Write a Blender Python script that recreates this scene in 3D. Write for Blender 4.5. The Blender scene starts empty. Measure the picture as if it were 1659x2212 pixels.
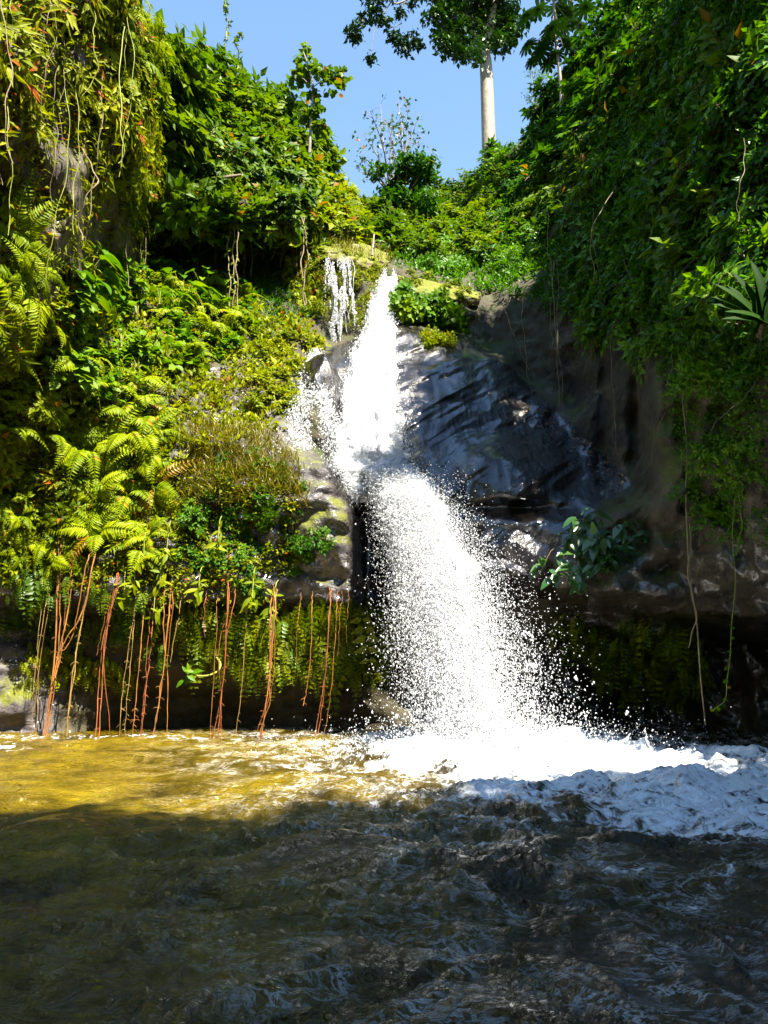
import bpy, math, random
import numpy as np
from mathutils import Vector, Quaternion, Matrix

random.seed(7)
RG = np.random.default_rng(7)
SC = bpy.context.scene
COL = SC.collection

# ------------------------------------------------------------------ camera, sky, sun, exposure
CAMZ = 1.5
PITCH = math.radians(11.0)
FPX, CU, CV = 1663.0, 829.5, 1106.0            # focal length and centre in photo pixels (1659 x 2212)
cam = bpy.data.cameras.new('camera')
cam.sensor_fit = 'HORIZONTAL'
cam.sensor_width = 36.0
cam.lens = 36.0 * FPX / 1659.0
cam.clip_start = 0.05
cam.clip_end = 2000
camo = bpy.data.objects.new('camera', cam)
COL.objects.link(camo)
camo.location = (0, 0, CAMZ)
camo.rotation_euler = (math.pi / 2 + PITCH, 0, 0)
SC.camera = camo

SUN = Vector((0.33, -0.45, 0.83)).normalized()   # towards the sun
world = bpy.data.worlds.new('World')
SC.world = world
world.use_nodes = True
wn = world.node_tree.nodes
wl = world.node_tree.links
bg = wn['Background']
sky = wn.new('ShaderNodeTexSky')
sky.sky_type = 'NISHITA'
sky.sun_disc = False
sky.sun_elevation = math.asin(SUN.z)
sky.sun_rotation = math.atan2(SUN.x, SUN.y)
sky.altitude = 0
sky.air_density = 1.55
sky.dust_density = 0.1
sky.ozone_density = 5.0
wl.new(sky.outputs[0], bg.inputs[0])
bg.inputs[1].default_value = 0.062

sl = bpy.data.lights.new('sun', 'SUN')
sl.energy = 5.0
sl.angle = math.radians(0.5)
sl.color = (1.0, 0.93, 0.80)
so = bpy.data.objects.new('sun', sl)
so.rotation_euler = SUN.to_track_quat('Z', 'Y').to_euler()
so.location = (20, -20, 40)
COL.objects.link(so)

SC.view_settings.view_transform = 'Standard'
SC.view_settings.look = 'None'
SC.view_settings.exposure = 2.35
SC.view_settings.gamma = 1.0
SC.cycles.max_bounces = 8
SC.cycles.diffuse_bounces = 4
SC.cycles.transmission_bounces = 4
SC.cycles.glossy_bounces = 3
SC.cycles.caustics_reflective = False
SC.cycles.caustics_refractive = False
SC.cycles.sample_clamp_indirect = 6.0

# ------------------------------------------------------------------ helpers: projection, noise, meshes
SP, CP = math.sin(PITCH), math.cos(PITCH)


def P(u, v, Y):
    """photo pixel + distance north of the camera -> world point"""
    u = np.asarray(u, float); v = np.asarray(v, float); Y = np.asarray(Y, float)
    dx = (u - CU) / FPX; dy = -(v - CV) / FPX
    ry = CP - dy * SP
    rz = SP + dy * CP
    s = Y / ry
    return np.stack([dx * s, Y + 0 * s, CAMZ + rz * s], -1)


def PW(u, v):
    """photo pixel -> point on the water level z = 0"""
    dy = -(np.asarray(v, float) - CV) / FPX
    Y = -CAMZ * (CP - dy * SP) / (SP + dy * CP)
    p = P(u, v, Y)
    return p


def UV(p):
    p = np.asarray(p, float)
    y = p[..., 1]; z = p[..., 2] - CAMZ
    d = y * CP + z * SP
    return CU + FPX * p[..., 0] / d, CV - FPX * (z * CP - y * SP) / d


def _hash(ix, iy, iz, seed):
    h = (ix * 374761393 + iy * 668265263 + iz * 2147483647 + seed * 1274126177) & 0xFFFFFFFF
    h = ((h ^ (h >> 13)) * 1274126177) & 0xFFFFFFFF
    h = ((h ^ (h >> 16)) * 2246822519) & 0xFFFFFFFF
    return ((h ^ (h >> 15)) & 0xFFFFFF) / float(0xFFFFFF)


def vnoise(p, seed=0):
    p = np.asarray(p, float)
    i = np.floor(p).astype(np.int64)
    f = p - i
    f = f * f * f * (f * (f * 6 - 15) + 10)
    out = 0
    for a in (0, 1):
        wa = f[..., 0] if a else 1 - f[..., 0]
        for b in (0, 1):
            wb = f[..., 1] if b else 1 - f[..., 1]
            for c in (0, 1):
                wc = f[..., 2] if c else 1 - f[..., 2]
                out = out + wa * wb * wc * _hash(i[..., 0] + a, i[..., 1] + b, i[..., 2] + c, seed)
    return out * 2 - 1


def fbm(p, octv=4, seed=0, gain=0.5):
    p = np.asarray(p, float); s = 0; a = 1
    for o in range(octv):
        s = s + a * vnoise(p * (2.03 ** o) + o * 17.3, seed + o); a *= gain
    return s


def ridged(p, octv=4, seed=0, gain=0.5):
    p = np.asarray(p, float); s = 0; a = 1
    for o in range(octv):
        s = s + a * (1 - 2 * np.abs(vnoise(p * (2.03 ** o) + o * 11.7, seed + o))); a *= gain
    return s


def norm(a):
    a = np.asarray(a, float)
    return a / np.maximum(np.linalg.norm(a, axis=-1, keepdims=True), 1e-9)


def sstep(a, b, x):
    t = np.clip((x - a) / (b - a), 0, 1)
    return t * t * (3 - 2 * t)


def mesh_np(name, V, F, mat=None, smooth=True, attrs=None):
    V = np.asarray(V, np.float32).reshape(-1, 3)
    F = np.asarray(F, np.int32)
    k = F.shape[1]
    me = bpy.data.meshes.new(name)
    me.vertices.add(len(V)); me.vertices.foreach_set('co', V.ravel())
    me.loops.add(F.size); me.loops.foreach_set('vertex_index', F.ravel())
    me.polygons.add(len(F))
    me.polygons.foreach_set('loop_start', np.arange(0, F.size, k, dtype=np.int32))
    me.polygons.foreach_set('use_smooth', np.full(len(F), bool(smooth)))
    me.update(calc_edges=True)
    if attrs:
        for an, av in attrs.items():
            at = me.attributes.new(an, 'FLOAT', 'POINT')
            at.data.foreach_set('value', np.asarray(av, np.float32).ravel())
    if mat:
        me.materials.append(mat)
    return me


def tag(o, label=None, cat=None, group=None, kind=None):
    if label: o['label'] = label
    if cat: o['category'] = cat
    if group: o['group'] = group
    if kind: o['kind'] = kind
    return o


def obj(name, me, parent=None, label=None, cat=None, group=None, kind=None, loc=None):
    o = bpy.data.objects.new(name, me)
    COL.objects.link(o)
    if parent is not None: o.parent = parent
    if loc is not None: o.location = loc
    return tag(o, label, cat, group, kind)


def empty(name, loc, label, cat, group=None):
    o = bpy.data.objects.new(name, None)
    o.empty_display_size = 0.1
    COL.objects.link(o)
    o.location = Vector([float(c) for c in loc])
    return tag(o, label, cat, group)


def copy_tree(o, parent=None):
    c = o.copy(); COL.objects.link(c)
    if parent is not None: c.parent = parent
    for ch in list(o.children):
        copy_tree(ch, c)
    return c


class MB:
    """collects vertex/face arrays with a per-vertex random value"""
    def __init__(s): s.V = []; s.F = []; s.R = []; s.n = 0

    def add(s, V, F, r=0.5):
        V = np.asarray(V, float).reshape(-1, 3); F = np.asarray(F, int)
        if F.shape[1] == 4:
            F = np.concatenate([F[:, [0, 1, 2]], F[:, [0, 2, 3]]])
        s.V.append(V); s.F.append(F + s.n)
        s.R.append(np.broadcast_to(np.asarray(r, float), (len(V),)).copy())
        s.n += len(V)

    def mesh(s, name, mat, smooth=True):
        return mesh_np(name, np.concatenate(s.V), np.concatenate(s.F), mat, smooth, {'rnd': np.concatenate(s.R)})


def tube(mb, pts, rad, k=5, r=0.5, cap=True):
    pts = np.asarray(pts, float); n = len(pts)
    rad = np.broadcast_to(np.asarray(rad, float), (n,))
    T = norm(np.gradient(pts, axis=0))
    a = np.array([0.31, 0.12, 0.94]) if abs(T[0][2]) < .8 else np.array([0.94, 0.3, 0.1])
    V = []
    X = norm(np.cross(T[0], a))
    for i in range(n):
        X = norm(X - T[i] * np.dot(X, T[i])); Yv = np.cross(T[i], X)
        th = np.arange(k) * 2 * math.pi / k
        V.append(pts[i] + rad[i] * (np.cos(th)[:, None] * X + np.sin(th)[:, None] * Yv))
    V = np.concatenate(V)
    F = []
    for i in range(n - 1):
        for j in range(k):
            F.append((i * k + j, i * k + (j + 1) % k, (i + 1) * k + (j + 1) % k, (i + 1) * k + j))
    mb.add(V, F, r)


def smooth_path(pts, n):
    """Catmull-Rom through the points"""
    pts = np.asarray(pts, float)
    q = np.vstack([2 * pts[0] - pts[1], pts, 2 * pts[-1] - pts[-2]])
    m = len(pts) - 1
    out = []
    for t in np.linspace(0, m - 1e-6, n):
        i = int(t); f = t - i
        a, b, c, d = q[i], q[i + 1], q[i + 2], q[i + 3]
        out.append(0.5 * (2 * b + (c - a) * f + (2 * a - 5 * b + 4 * c - d) * f * f + (3 * b - a - 3 * c + d) * f ** 3))
    return np.array(out)


LEAF = {
    'ovate': (np.array([(0, 0, 0), (-.29, .38, .08), (0, .42, 0), (.29, .38, .08), (0, 1, -.12)], float),
              np.array([(0, 2, 1), (1, 2, 4), (0, 3, 2), (3, 4, 2)])),
    'lance': (np.array([(0, 0, 0), (-.14, .42, .05), (0, .45, 0), (.14, .42, .05), (0, 1, -.16)], float),
              np.array([(0, 2, 1), (1, 2, 4), (0, 3, 2), (3, 4, 2)])),
    'round': (np.array([(0, 0, 0), (-.34, .22, .07), (-.36, .6, .06), (0, .5, -.02), (.34, .22, .07), (.36, .6, .06), (0, 1.0, -.08)], float),
              np.array([(0, 3, 1), (1, 3, 2), (2, 3, 6), (0, 4, 3), (4, 5, 3), (5, 6, 3)])),
    'blade': (np.array([(-.04, 0, 0), (.04, 0, 0), (-.03, .55, .02), (.03, .55, .02), (0, 1, -.15)], float),
              np.array([(0, 1, 3), (0, 3, 2), (2, 3, 4)])),
}


def leaves(mb, Pp, D, N, S, kind, R):
    tv, tf = LEAF[kind]
    Pp = np.asarray(Pp, float); D = norm(D); N = np.asarray(N, float)
    N = norm(N - D * np.sum(D * N, -1, keepdims=True) + 1e-6)
    X = np.cross(D, N)
    S = np.asarray(S, float)[:, None, None]
    V = Pp[:, None] + S * (tv[None, :, 0:1] * X[:, None] + tv[None, :, 1:2] * D[:, None] + tv[None, :, 2:3] * N[:, None])
    n, m = len(Pp), len(tv)
    F = (tf[None] + (np.arange(n) * m)[:, None, None]).reshape(-1, 3)
    mb.add(V.reshape(-1, 3), F, np.repeat(np.asarray(R, float), m))


def rand_dirs(n, zmin=-1, zmax=1):
    z = RG.uniform(zmin, zmax, n); a = RG.uniform(0, 2 * math.pi, n); r = np.sqrt(1 - z * z)
    return np.stack([r * np.cos(a), r * np.sin(a), z], -1)


# ------------------------------------------------------------------ materials
def newmat(name):
    m = bpy.data.materials.new(name); m.use_nodes = True
    nt = m.node_tree
    for n in list(nt.nodes):
        if n.type != 'OUTPUT_MATERIAL': nt.nodes.remove(n)
    return m, nt, nt.nodes['Material Output']


def N_(nt, t, **kw):
    n = nt.nodes.new(t)
    for k, v in kw.items(): setattr(n, k, v)
    return n


def ramp(nt, src, stops):
    r = N_(nt, 'ShaderNodeValToRGB')
    e = r.color_ramp.elements
    while len(e) < len(stops): e.new(0.5)
    for el, (p, c) in zip(e, stops):
        el.position = p; el.color = (*c, 1) if len(c) == 3 else c
    nt.links.new(src, r.inputs[0])
    return r.outputs[0]


def math_(nt, op, a, b=None, c=None, clamp=False):
    n = N_(nt, 'ShaderNodeMath', operation=op, use_clamp=clamp)
    for i, x in enumerate((a, b, c)):
        if x is None: continue
        if isinstance(x, (int, float)): n.inputs[i].default_value = x
        else: nt.links.new(x, n.inputs[i])
    return n.outputs[0]


def mixc(nt, f, a, b):
    n = N_(nt, 'ShaderNodeMix', data_type='RGBA')
    for i, x in ((0, f), (6, a), (7, b)):
        if isinstance(x, (int, float)): n.inputs[i].default_value = x
        elif isinstance(x, tuple): n.inputs[i].default_value = (*x, 1)
        else: nt.links.new(x, n.inputs[i])
    return n.outputs[2]


def noise_(nt, scale, detail=4, rough=.55, vec=None, dist=0.0):
    n = N_(nt, 'ShaderNodeTexNoise')
    n.inputs['Scale'].default_value = scale; n.inputs['Detail'].default_value = detail
    n.inputs['Roughness'].default_value = rough; n.inputs['Distortion'].default_value = dist
    if vec is not None: nt.links.new(vec, n.inputs['Vector'])
    return n.outputs[0]


def coords(nt, scale=(1, 1, 1), rot=(0, 0, 0)):
    g = N_(nt, 'ShaderNodeNewGeometry')
    m = N_(nt, 'ShaderNodeMapping')
    m.inputs['Scale'].default_value = scale; m.inputs['Rotation'].default_value = rot
    nt.links.new(g.outputs['Position'], m.inputs[0])
    return m.outputs[0]


def leafmat(name, cols, trans=.38, rough=.42, tcol=(1.25, 1.25, .5), spec=.35, dead=None):
    m, nt, out = newmat(name)
    at = N_(nt, 'ShaderNodeAttribute', attribute_name='rnd')
    oi = N_(nt, 'ShaderNodeObjectInfo')
    f = math_(nt, 'MULTIPLY_ADD', oi.outputs['Random'], 0.45, math_(nt, 'MULTIPLY', at.outputs['Fac'], 0.62))
    k = len(cols)
    c = ramp(nt, f, [(0.05 + 0.9 * i / max(k - 1, 1), col) for i, col in enumerate(cols)])
    if dead:
        dm = math_(nt, 'GREATER_THAN', math_(nt, 'FRACT', math_(nt, 'MULTIPLY', at.outputs['Fac'], 37.7)), 1 - dead[0])
        c = mixc(nt, dm, c, dead[1])
    b = N_(nt, 'ShaderNodeBsdfPrincipled')
    b.inputs['Roughness'].default_value = rough
    b.inputs['Specular IOR Level'].default_value = spec
    nt.links.new(c, b.inputs['Base Color'])
    t = N_(nt, 'ShaderNodeBsdfTranslucent')
    mu = N_(nt, 'ShaderNodeVectorMath', operation='MULTIPLY')
    nt.links.new(c, mu.inputs[0]); mu.inputs[1].default_value = tcol
    nt.links.new(mu.outputs[0], t.inputs['Color'])
    mx = N_(nt, 'ShaderNodeMixShader'); mx.inputs[0].default_value = trans
    nt.links.new(b.outputs[0], mx.inputs[1]); nt.links.new(t.outputs[0], mx.inputs[2])
    nt.links.new(mx.outputs[0], out.inputs[0])
    return m


def stemmat(name, c1, c2, rough=.7):
    m, nt, out = newmat(name)
    b = N_(nt, 'ShaderNodeBsdfPrincipled'); b.inputs['Roughness'].default_value = rough
    v = coords(nt, (1, 1, .35))
    nt.links.new(ramp(nt, noise_(nt, 9, 4, .6, v), [(.3, c1), (.7, c2)]), b.inputs['Base Color'])
    nt.links.new(b.outputs[0], out.inputs[0])
    bp = N_(nt, 'ShaderNodeBump'); bp.inputs['Strength'].default_value = .5; bp.inputs['Distance'].default_value = .02
    nt.links.new(noise_(nt, 30, 3, .6, v), bp.inputs['Height']); nt.links.new(bp.outputs[0], b.inputs['Normal'])
    return m


def rock_nodes(nt, cols, stretch, rot, wet, moss, mosscol=(.075, .11, .006), wetcol=.45, bump=.6, crack=0.35):
    """wet/moss: default amounts, added to the vertex attributes of the same names"""
    b = N_(nt, 'ShaderNodeBsdfPrincipled')
    v = coords(nt, stretch, rot)
    v0 = coords(nt)
    n1 = noise_(nt, 1.3, 7, .62, v, .6)
    n2 = noise_(nt, 6, 6, .65, v, .3)
    n3 = noise_(nt, 22, 4, .6, v0)
    f = math_(nt, 'ADD', math_(nt, 'MULTIPLY', n1, .65), math_(nt, 'MULTIPLY', n2, .35))
    c = ramp(nt, f, [(.30, cols[0]), (.47, cols[1]), (.62, cols[2])])
    wa = N_(nt, 'ShaderNodeAttribute', attribute_name='wet')
    ma = N_(nt, 'ShaderNodeAttribute', attribute_name='moss')
    wv = math_(nt, 'ADD', wa.outputs['Fac'], math_(nt, 'MULTIPLY_ADD', n1, .8, wet - .4), clamp=True)
    dk = mixc(nt, wv, (1, 1, 1), (wetcol, wetcol, wetcol))
    mu = N_(nt, 'ShaderNodeMix', data_type='RGBA', blend_type='MULTIPLY'); mu.inputs[0].default_value = 1
    nt.links.new(c, mu.inputs[6]); nt.links.new(dk, mu.inputs[7])
    geo = N_(nt, 'ShaderNodeNewGeometry')
    sx = N_(nt, 'ShaderNodeSeparateXYZ'); nt.links.new(geo.outputs['Normal'], sx.inputs[0])
    mm = math_(nt, 'ADD', math_(nt, 'MULTIPLY_ADD', sx.outputs['Z'], .35, moss - .5),
               math_(nt, 'MULTIPLY_ADD', noise_(nt, 1.9, 6, .7, v0), 1.6, ma.outputs['Fac']))
    mm = math_(nt, 'SUBTRACT', mm, .35)
    ms = N_(nt, 'ShaderNodeMapRange'); ms.inputs[1].default_value = .25; ms.inputs[2].default_value = .55
    nt.links.new(mm, ms.inputs[0])
    mc = ramp(nt, n3, [(.3, tuple(x * .5 for x in mosscol)), (.7, mosscol)])
    col = mixc(nt, ms.outputs[0], mu.outputs[2], mc)
    nt.links.new(col, b.inputs['Base Color'])
    ro = math_(nt, 'MULTIPLY_ADD', wv, -.60, .82)
    ro = math_(nt, 'MAXIMUM', math_(nt, 'ADD', ro, math_(nt, 'MULTIPLY_ADD', n2, .3, -.15)), math_(nt, 'MULTIPLY', ms.outputs[0], .85))
    nt.links.new(ro, b.inputs['Roughness'])
    b.inputs['Specular IOR Level'].default_value = .45
    vo = N_(nt, 'ShaderNodeTexVoronoi', feature='DISTANCE_TO_EDGE'); vo.inputs['Scale'].default_value = 1.1
    wv2 = N_(nt, 'ShaderNodeVectorMath', operation='ADD')
    nt.links.new(v, wv2.inputs[0])
    nz = N_(nt, 'ShaderNodeTexNoise'); nz.inputs['Scale'].default_value = 1.5; nt.links.new(v, nz.inputs[0])
    nt.links.new(nz.outputs['Color'], wv2.inputs[1])
    nt.links.new(wv2.outputs[0], vo.inputs['Vector'])
    cr = math_(nt, 'MINIMUM', math_(nt, 'MULTIPLY', vo.outputs[0], 8), 1)
    h = math_(nt, 'ADD', math_(nt, 'MULTIPLY', n1, 1.0), math_(nt, 'MULTIPLY', n2, .5))
    h = math_(nt, 'ADD', h, math_(nt, 'MULTIPLY', n3, .12))
    h = math_(nt, 'ADD', h, math_(nt, 'MULTIPLY', cr, crack * .25))
    bp = N_(nt, 'ShaderNodeBump'); bp.inputs['Strength'].default_value = bump; bp.inputs['Distance'].default_value = .22
    nt.links.new(h, bp.inputs['Height']); nt.links.new(bp.outputs[0], b.inputs['Normal'])
    nt.links.new(math_(nt, 'MULTIPLY', wv, math_(nt, 'MULTIPLY_ADD', n1, 6.0, -2.3, clamp=True)), b.inputs['Coat Weight']); b.inputs['Coat Roughness'].default_value = .11; b.inputs['Coat IOR'].default_value = 1.6
    return b.outputs[0]


def rockmat(name, *a, **k):
    m, nt, out = newmat(name)
    nt.links.new(rock_nodes(nt, *a, **k), out.inputs[0])
    return m


def zonemat(name, zones):
    """rocks that grade into one another along the painted zone attributes"""
    m, nt, out = newmat(name)
    sh = None
    nz = noise_(nt, 1.7, 5, .65, coords(nt))
    for attr, args, kw in zones:
        s2 = rock_nodes(nt, *args, **kw)
        if sh is None: sh = s2; continue
        at = N_(nt, 'ShaderNodeAttribute', attribute_name=attr)
        f = math_(nt, 'ADD', at.outputs['Fac'], math_(nt, 'MULTIPLY_ADD', nz, 1.2, -.6))
        mr = N_(nt, 'ShaderNodeMapRange'); mr.inputs[1].default_value = .38; mr.inputs[2].default_value = .62
        nt.links.new(f, mr.inputs[0])
        mx = N_(nt, 'ShaderNodeMixShader'); nt.links.new(mr.outputs[0], mx.inputs[0])
        nt.links.new(sh, mx.inputs[1]); nt.links.new(s2, mx.inputs[2]); sh = mx.outputs[0]
    nt.links.new(sh, out.inputs[0])
    return m


M = {}
# yellow-green sunny species of the left bank
M['lime'] = leafmat('lime_leaf', [(.04, .08, .001), (.13, .18, .001), (.26, .28, .001)], dead=(.04, (.22, .09, .005)), spec=.15, rough=.5)
M['gold'] = leafmat('gold_leaf', [(.05, .075, .001), (.16, .19, .001), (.30, .29, .001)], dead=(.04, (.27, .07, .004)), spec=.12, rough=.5)
M['fresh'] = leafmat('fresh_leaf', [(.016, .055, .001), (.062, .125, .001), (.15, .20, .001)], dead=(.02, (.2, .1, .005)), rough=.5, spec=.18)
M['herb'] = leafmat('herb_leaf', [(.018, .08, .002), (.06, .15, .001), (.16, .24, .002)], rough=.5, spec=.2)
M['deep'] = leafmat('deep_leaf', [(.010, .045, .001), (.03, .10, .001), (.08, .17, .001)], rough=.48, spec=.18, dead=(.01, (.16, .09, .01)))
M['shade'] = leafmat('shade_leaf', [(.014, .06, .001), (.05, .15, .001), (.15, .28, .001)], rough=.4, spec=.22)
M['blue'] = leafmat('blue_leaf', [(.014, .05, .012), (.035, .10, .022), (.10, .19, .05)], rough=.25, spec=.8, dead=(.06, (.22, .12, .02)))
M['fern'] = leafmat('fern_leaf', [(.06, .11, .001), (.16, .22, .001), (.28, .33, .002)], dead=(.01, (.3, .12, .01)), spec=.12, rough=.5)
M['dryfern'] = leafmat('dry_fern_leaf', [(.14, .11, .002), (.26, .16, .002), (.34, .13, .004)])
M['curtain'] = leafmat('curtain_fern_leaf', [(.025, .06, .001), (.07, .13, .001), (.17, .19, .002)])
M['canopy'] = leafmat('canopy_leaf', [(.006, .022, .001), (.014, .05, .001), (.03, .085, .001)], trans=.14, spec=.2)
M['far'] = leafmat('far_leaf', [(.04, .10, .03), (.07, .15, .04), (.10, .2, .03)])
M['brownleaf'] = leafmat('brown_leaf', [(.05, .02, .008), (.12, .05, .012), (.2, .12, .03)], trans=.1)
M['drygrass'] = leafmat('dry_grass', [(.09, .05, .004), (.15, .12, .003), (.11, .15, .001)], trans=.25)
M['strap'] = leafmat('strap_leaf', [(.006, .026, .0006), (.010, .04, .0006), (.016, .055, .0006)], spec=.08, rough=.6)
M['stem'] = stemmat('brown_stem', (.05, .03, .012), (.14, .09, .03))
M['twig'] = stemmat('green_twig', (.07, .08, .01), (.16, .13, .02))
M['palebark'] = stemmat('pale_bark', (.15, .12, .085), (.30, .25, .185))
M['greybark'] = stemmat('grey_bark', (.10, .085, .07), (.22, .19, .16))
M['root'] = stemmat('orange_root', (.07, .028, .006), (.36, .135, .012), .75)
M['redroot'] = stemmat('red_root', (.07, .02, .006), (.32, .085, .012), .75)
M['tanroot'] = stemmat('tan_root', (.10, .06, .015), (.34, .21, .05), .6)
M['vine'] = stemmat('pale_vine', (.09, .065, .025), (.24, .18, .08))
M['greenvine'] = stemmat('green_vine', (.14, .17, .01), (.26, .27, .03))
Z0 = (0, 0, 0)
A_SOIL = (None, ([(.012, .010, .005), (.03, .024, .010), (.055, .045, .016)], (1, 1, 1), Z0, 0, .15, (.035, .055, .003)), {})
A_LEFT = ('zleft', ([(.015, .012, .008), (.045, .035, .022), (.14, .11, .07)], (1, 1, .7), Z0, .1, .24, (.11, .13, .003)), {})
A_LEDGE = ('zledge', ([(.020, .016, .015), (.06, .05, .05), (.17, .15, .15)], (1, 1, 1.6), Z0, .45, .08, (.12, .13, .003), .55), {})
A_RIGHT = ('zright', ([(.008, .006, .0035), (.034, .025, .013), (.11, .085, .045)], (1.2, .5, .8), (0, math.radians(-30), 0), .0, .16, (.075, .09, .002), .5, 1.0), {})
A_SLAB = ('zslab', ([(.006, .0045, .004), (.016, .012, .010), (.045, .034, .027)], (1.9, .6, .45), (0, math.radians(35), 0), 1.05, -.12, (.05, .06, .003), .5, .42), {})
M['soil'] = zonemat('gorge_rock', [A_SOIL, A_LEFT, A_LEDGE, A_RIGHT, A_SLAB])
M['slab'] = rockmat('wet_slab_rock', *A_SLAB[1])
M['caprock'] = rockmat('cap_rock', [(.06, .04, .025), (.20, .14, .09), (.38, .29, .2)], (.7, .7, 2.0), (0, 0, 0), .0, .2, (.14, .15, .004), .5)


def watermat():
    m, nt, out = newmat('pool_water')
    b = N_(nt, 'ShaderNodeBsdfPrincipled')
    fa = N_(nt, 'ShaderNodeAttribute', attribute_name='foam')
    si = N_(nt, 'ShaderNodeAttribute', attribute_name='silt')
    v = coords(nt, (1, .75, 1))
    nA = noise_(nt, .55, 4, .6, v, .8); nB = noise_(nt, 5.5, 8, .68, v, 1.2); nC = noise_(nt, 1.8, 4, .6, v, 1.0)
    base = ramp(nt, math_(nt, 'ADD', math_(nt, 'MULTIPLY', nA, .6), math_(nt, 'MULTIPLY', nC, .4)),
                [(.37, (.025, .016, .001)), (.5, (.11, .075, .002)), (.62, (.18, .128, .003))])
    clear = ramp(nt, nC, [(.35, (.005, .004, .0015)), (.65, (.030, .022, .005))])
    base = mixc(nt, si.outputs['Fac'], clear, base)
    ff = math_(nt, 'ADD', math_(nt, 'MULTIPLY', fa.outputs['Fac'], 1.6), math_(nt, 'MULTIPLY_ADD', nB, 3.4, -2.35))
    ff = math_(nt, 'ADD', ff, math_(nt, 'MULTIPLY_ADD', nC, 2.2, -1.15))
    mr = N_(nt, 'ShaderNodeMapRange'); mr.inputs[1].default_value = .05; mr.inputs[2].default_value = .55
    nt.links.new(ff, mr.inputs[0])
    fo = math_(nt, 'MULTIPLY', mr.outputs[0], math_(nt, 'MULTIPLY', fa.outputs['Fac'], 6, clamp=True))
    ch = N_(nt, 'ShaderNodeAttribute', attribute_name='glints')
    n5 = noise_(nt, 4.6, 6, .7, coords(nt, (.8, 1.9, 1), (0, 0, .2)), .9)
    rg = math_(nt, 'SUBTRACT', 1.0, math_(nt, 'MULTIPLY', math_(nt, 'ABSOLUTE', math_(nt, 'SUBTRACT', n5, .5)), 24), clamp=True)  # thin pale streaks painted into the water colour as ripple glints
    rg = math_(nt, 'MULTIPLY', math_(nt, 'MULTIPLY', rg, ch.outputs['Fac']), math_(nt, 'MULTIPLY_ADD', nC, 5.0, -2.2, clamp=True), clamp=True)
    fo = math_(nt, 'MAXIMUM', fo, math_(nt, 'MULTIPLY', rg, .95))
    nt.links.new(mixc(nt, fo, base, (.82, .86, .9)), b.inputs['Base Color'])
    nt.links.new(math_(nt, 'MULTIPLY_ADD', fo, .5, .05), b.inputs['Roughness'])
    b.inputs['IOR'].default_value = 1.36
    b.inputs['Specular IOR Level'].default_value = .8
    n1 = noise_(nt, 6.5, 5, .55, coords(nt, (.75, 1.35, 1)), .9); n2 = noise_(nt, 24, 5, .65, v, .5)
    n1 = math_(nt, 'SUBTRACT', 1.0, math_(nt, 'MULTIPLY', math_(nt, 'ABSOLUTE', math_(nt, 'SUBTRACT', n1, .5)), 3.0))
    h = math_(nt, 'ADD', math_(nt, 'MULTIPLY', n1, .34), math_(nt, 'MULTIPLY', nB, .25))
    h = math_(nt, 'ADD', h, math_(nt, 'MULTIPLY', n2, .07))
    bp = N_(nt, 'ShaderNodeBump'); bp.inputs['Strength'].default_value = 1.0; bp.inputs['Distance'].default_value = .15
    nt.links.new(h, bp.inputs['Height']); nt.links.new(bp.outputs[0], b.inputs['Normal'])
    nt.links.new(b.outputs[0], out.inputs[0])
    return m


def whitewater(name, trans=.35, bump=True, alb=.74):
    m, nt, out = newmat(name)
    b = N_(nt, 'ShaderNodeBsdfPrincipled')
    b.inputs['Base Color'].default_value = (alb, alb * 1.02, alb * 1.05, 1); b.inputs['Roughness'].default_value = .35
    b.inputs['IOR'].default_value = 1.33
    t = N_(nt, 'ShaderNodeBsdfTranslucent'); t.inputs[0].default_value = (alb, alb * 1.02, alb * 1.05, 1)
    if bump:
        v = coords(nt, (5, 5, .7))
        bp = N_(nt, 'ShaderNodeBump'); bp.inputs['Strength'].default_value = .7; bp.inputs['Distance'].default_value = .12
        nt.links.new(noise_(nt, 3, 6, .65, v, .4), bp.inputs['Height']); nt.links.new(bp.outputs[0], b.inputs['Normal'])
    mx = N_(nt, 'ShaderNodeMixShader'); mx.inputs[0].default_value = trans
    nt.links.new(b.outputs[0], mx.inputs[1]); nt.links.new(t.outputs[0], mx.inputs[2])
    nt.links.new(mx.outputs[0], out.inputs[0])
    return m


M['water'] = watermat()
M['white'] = whitewater('white_water')
M['drop'] = whitewater('spray_drop', .48, False, .80)

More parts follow.
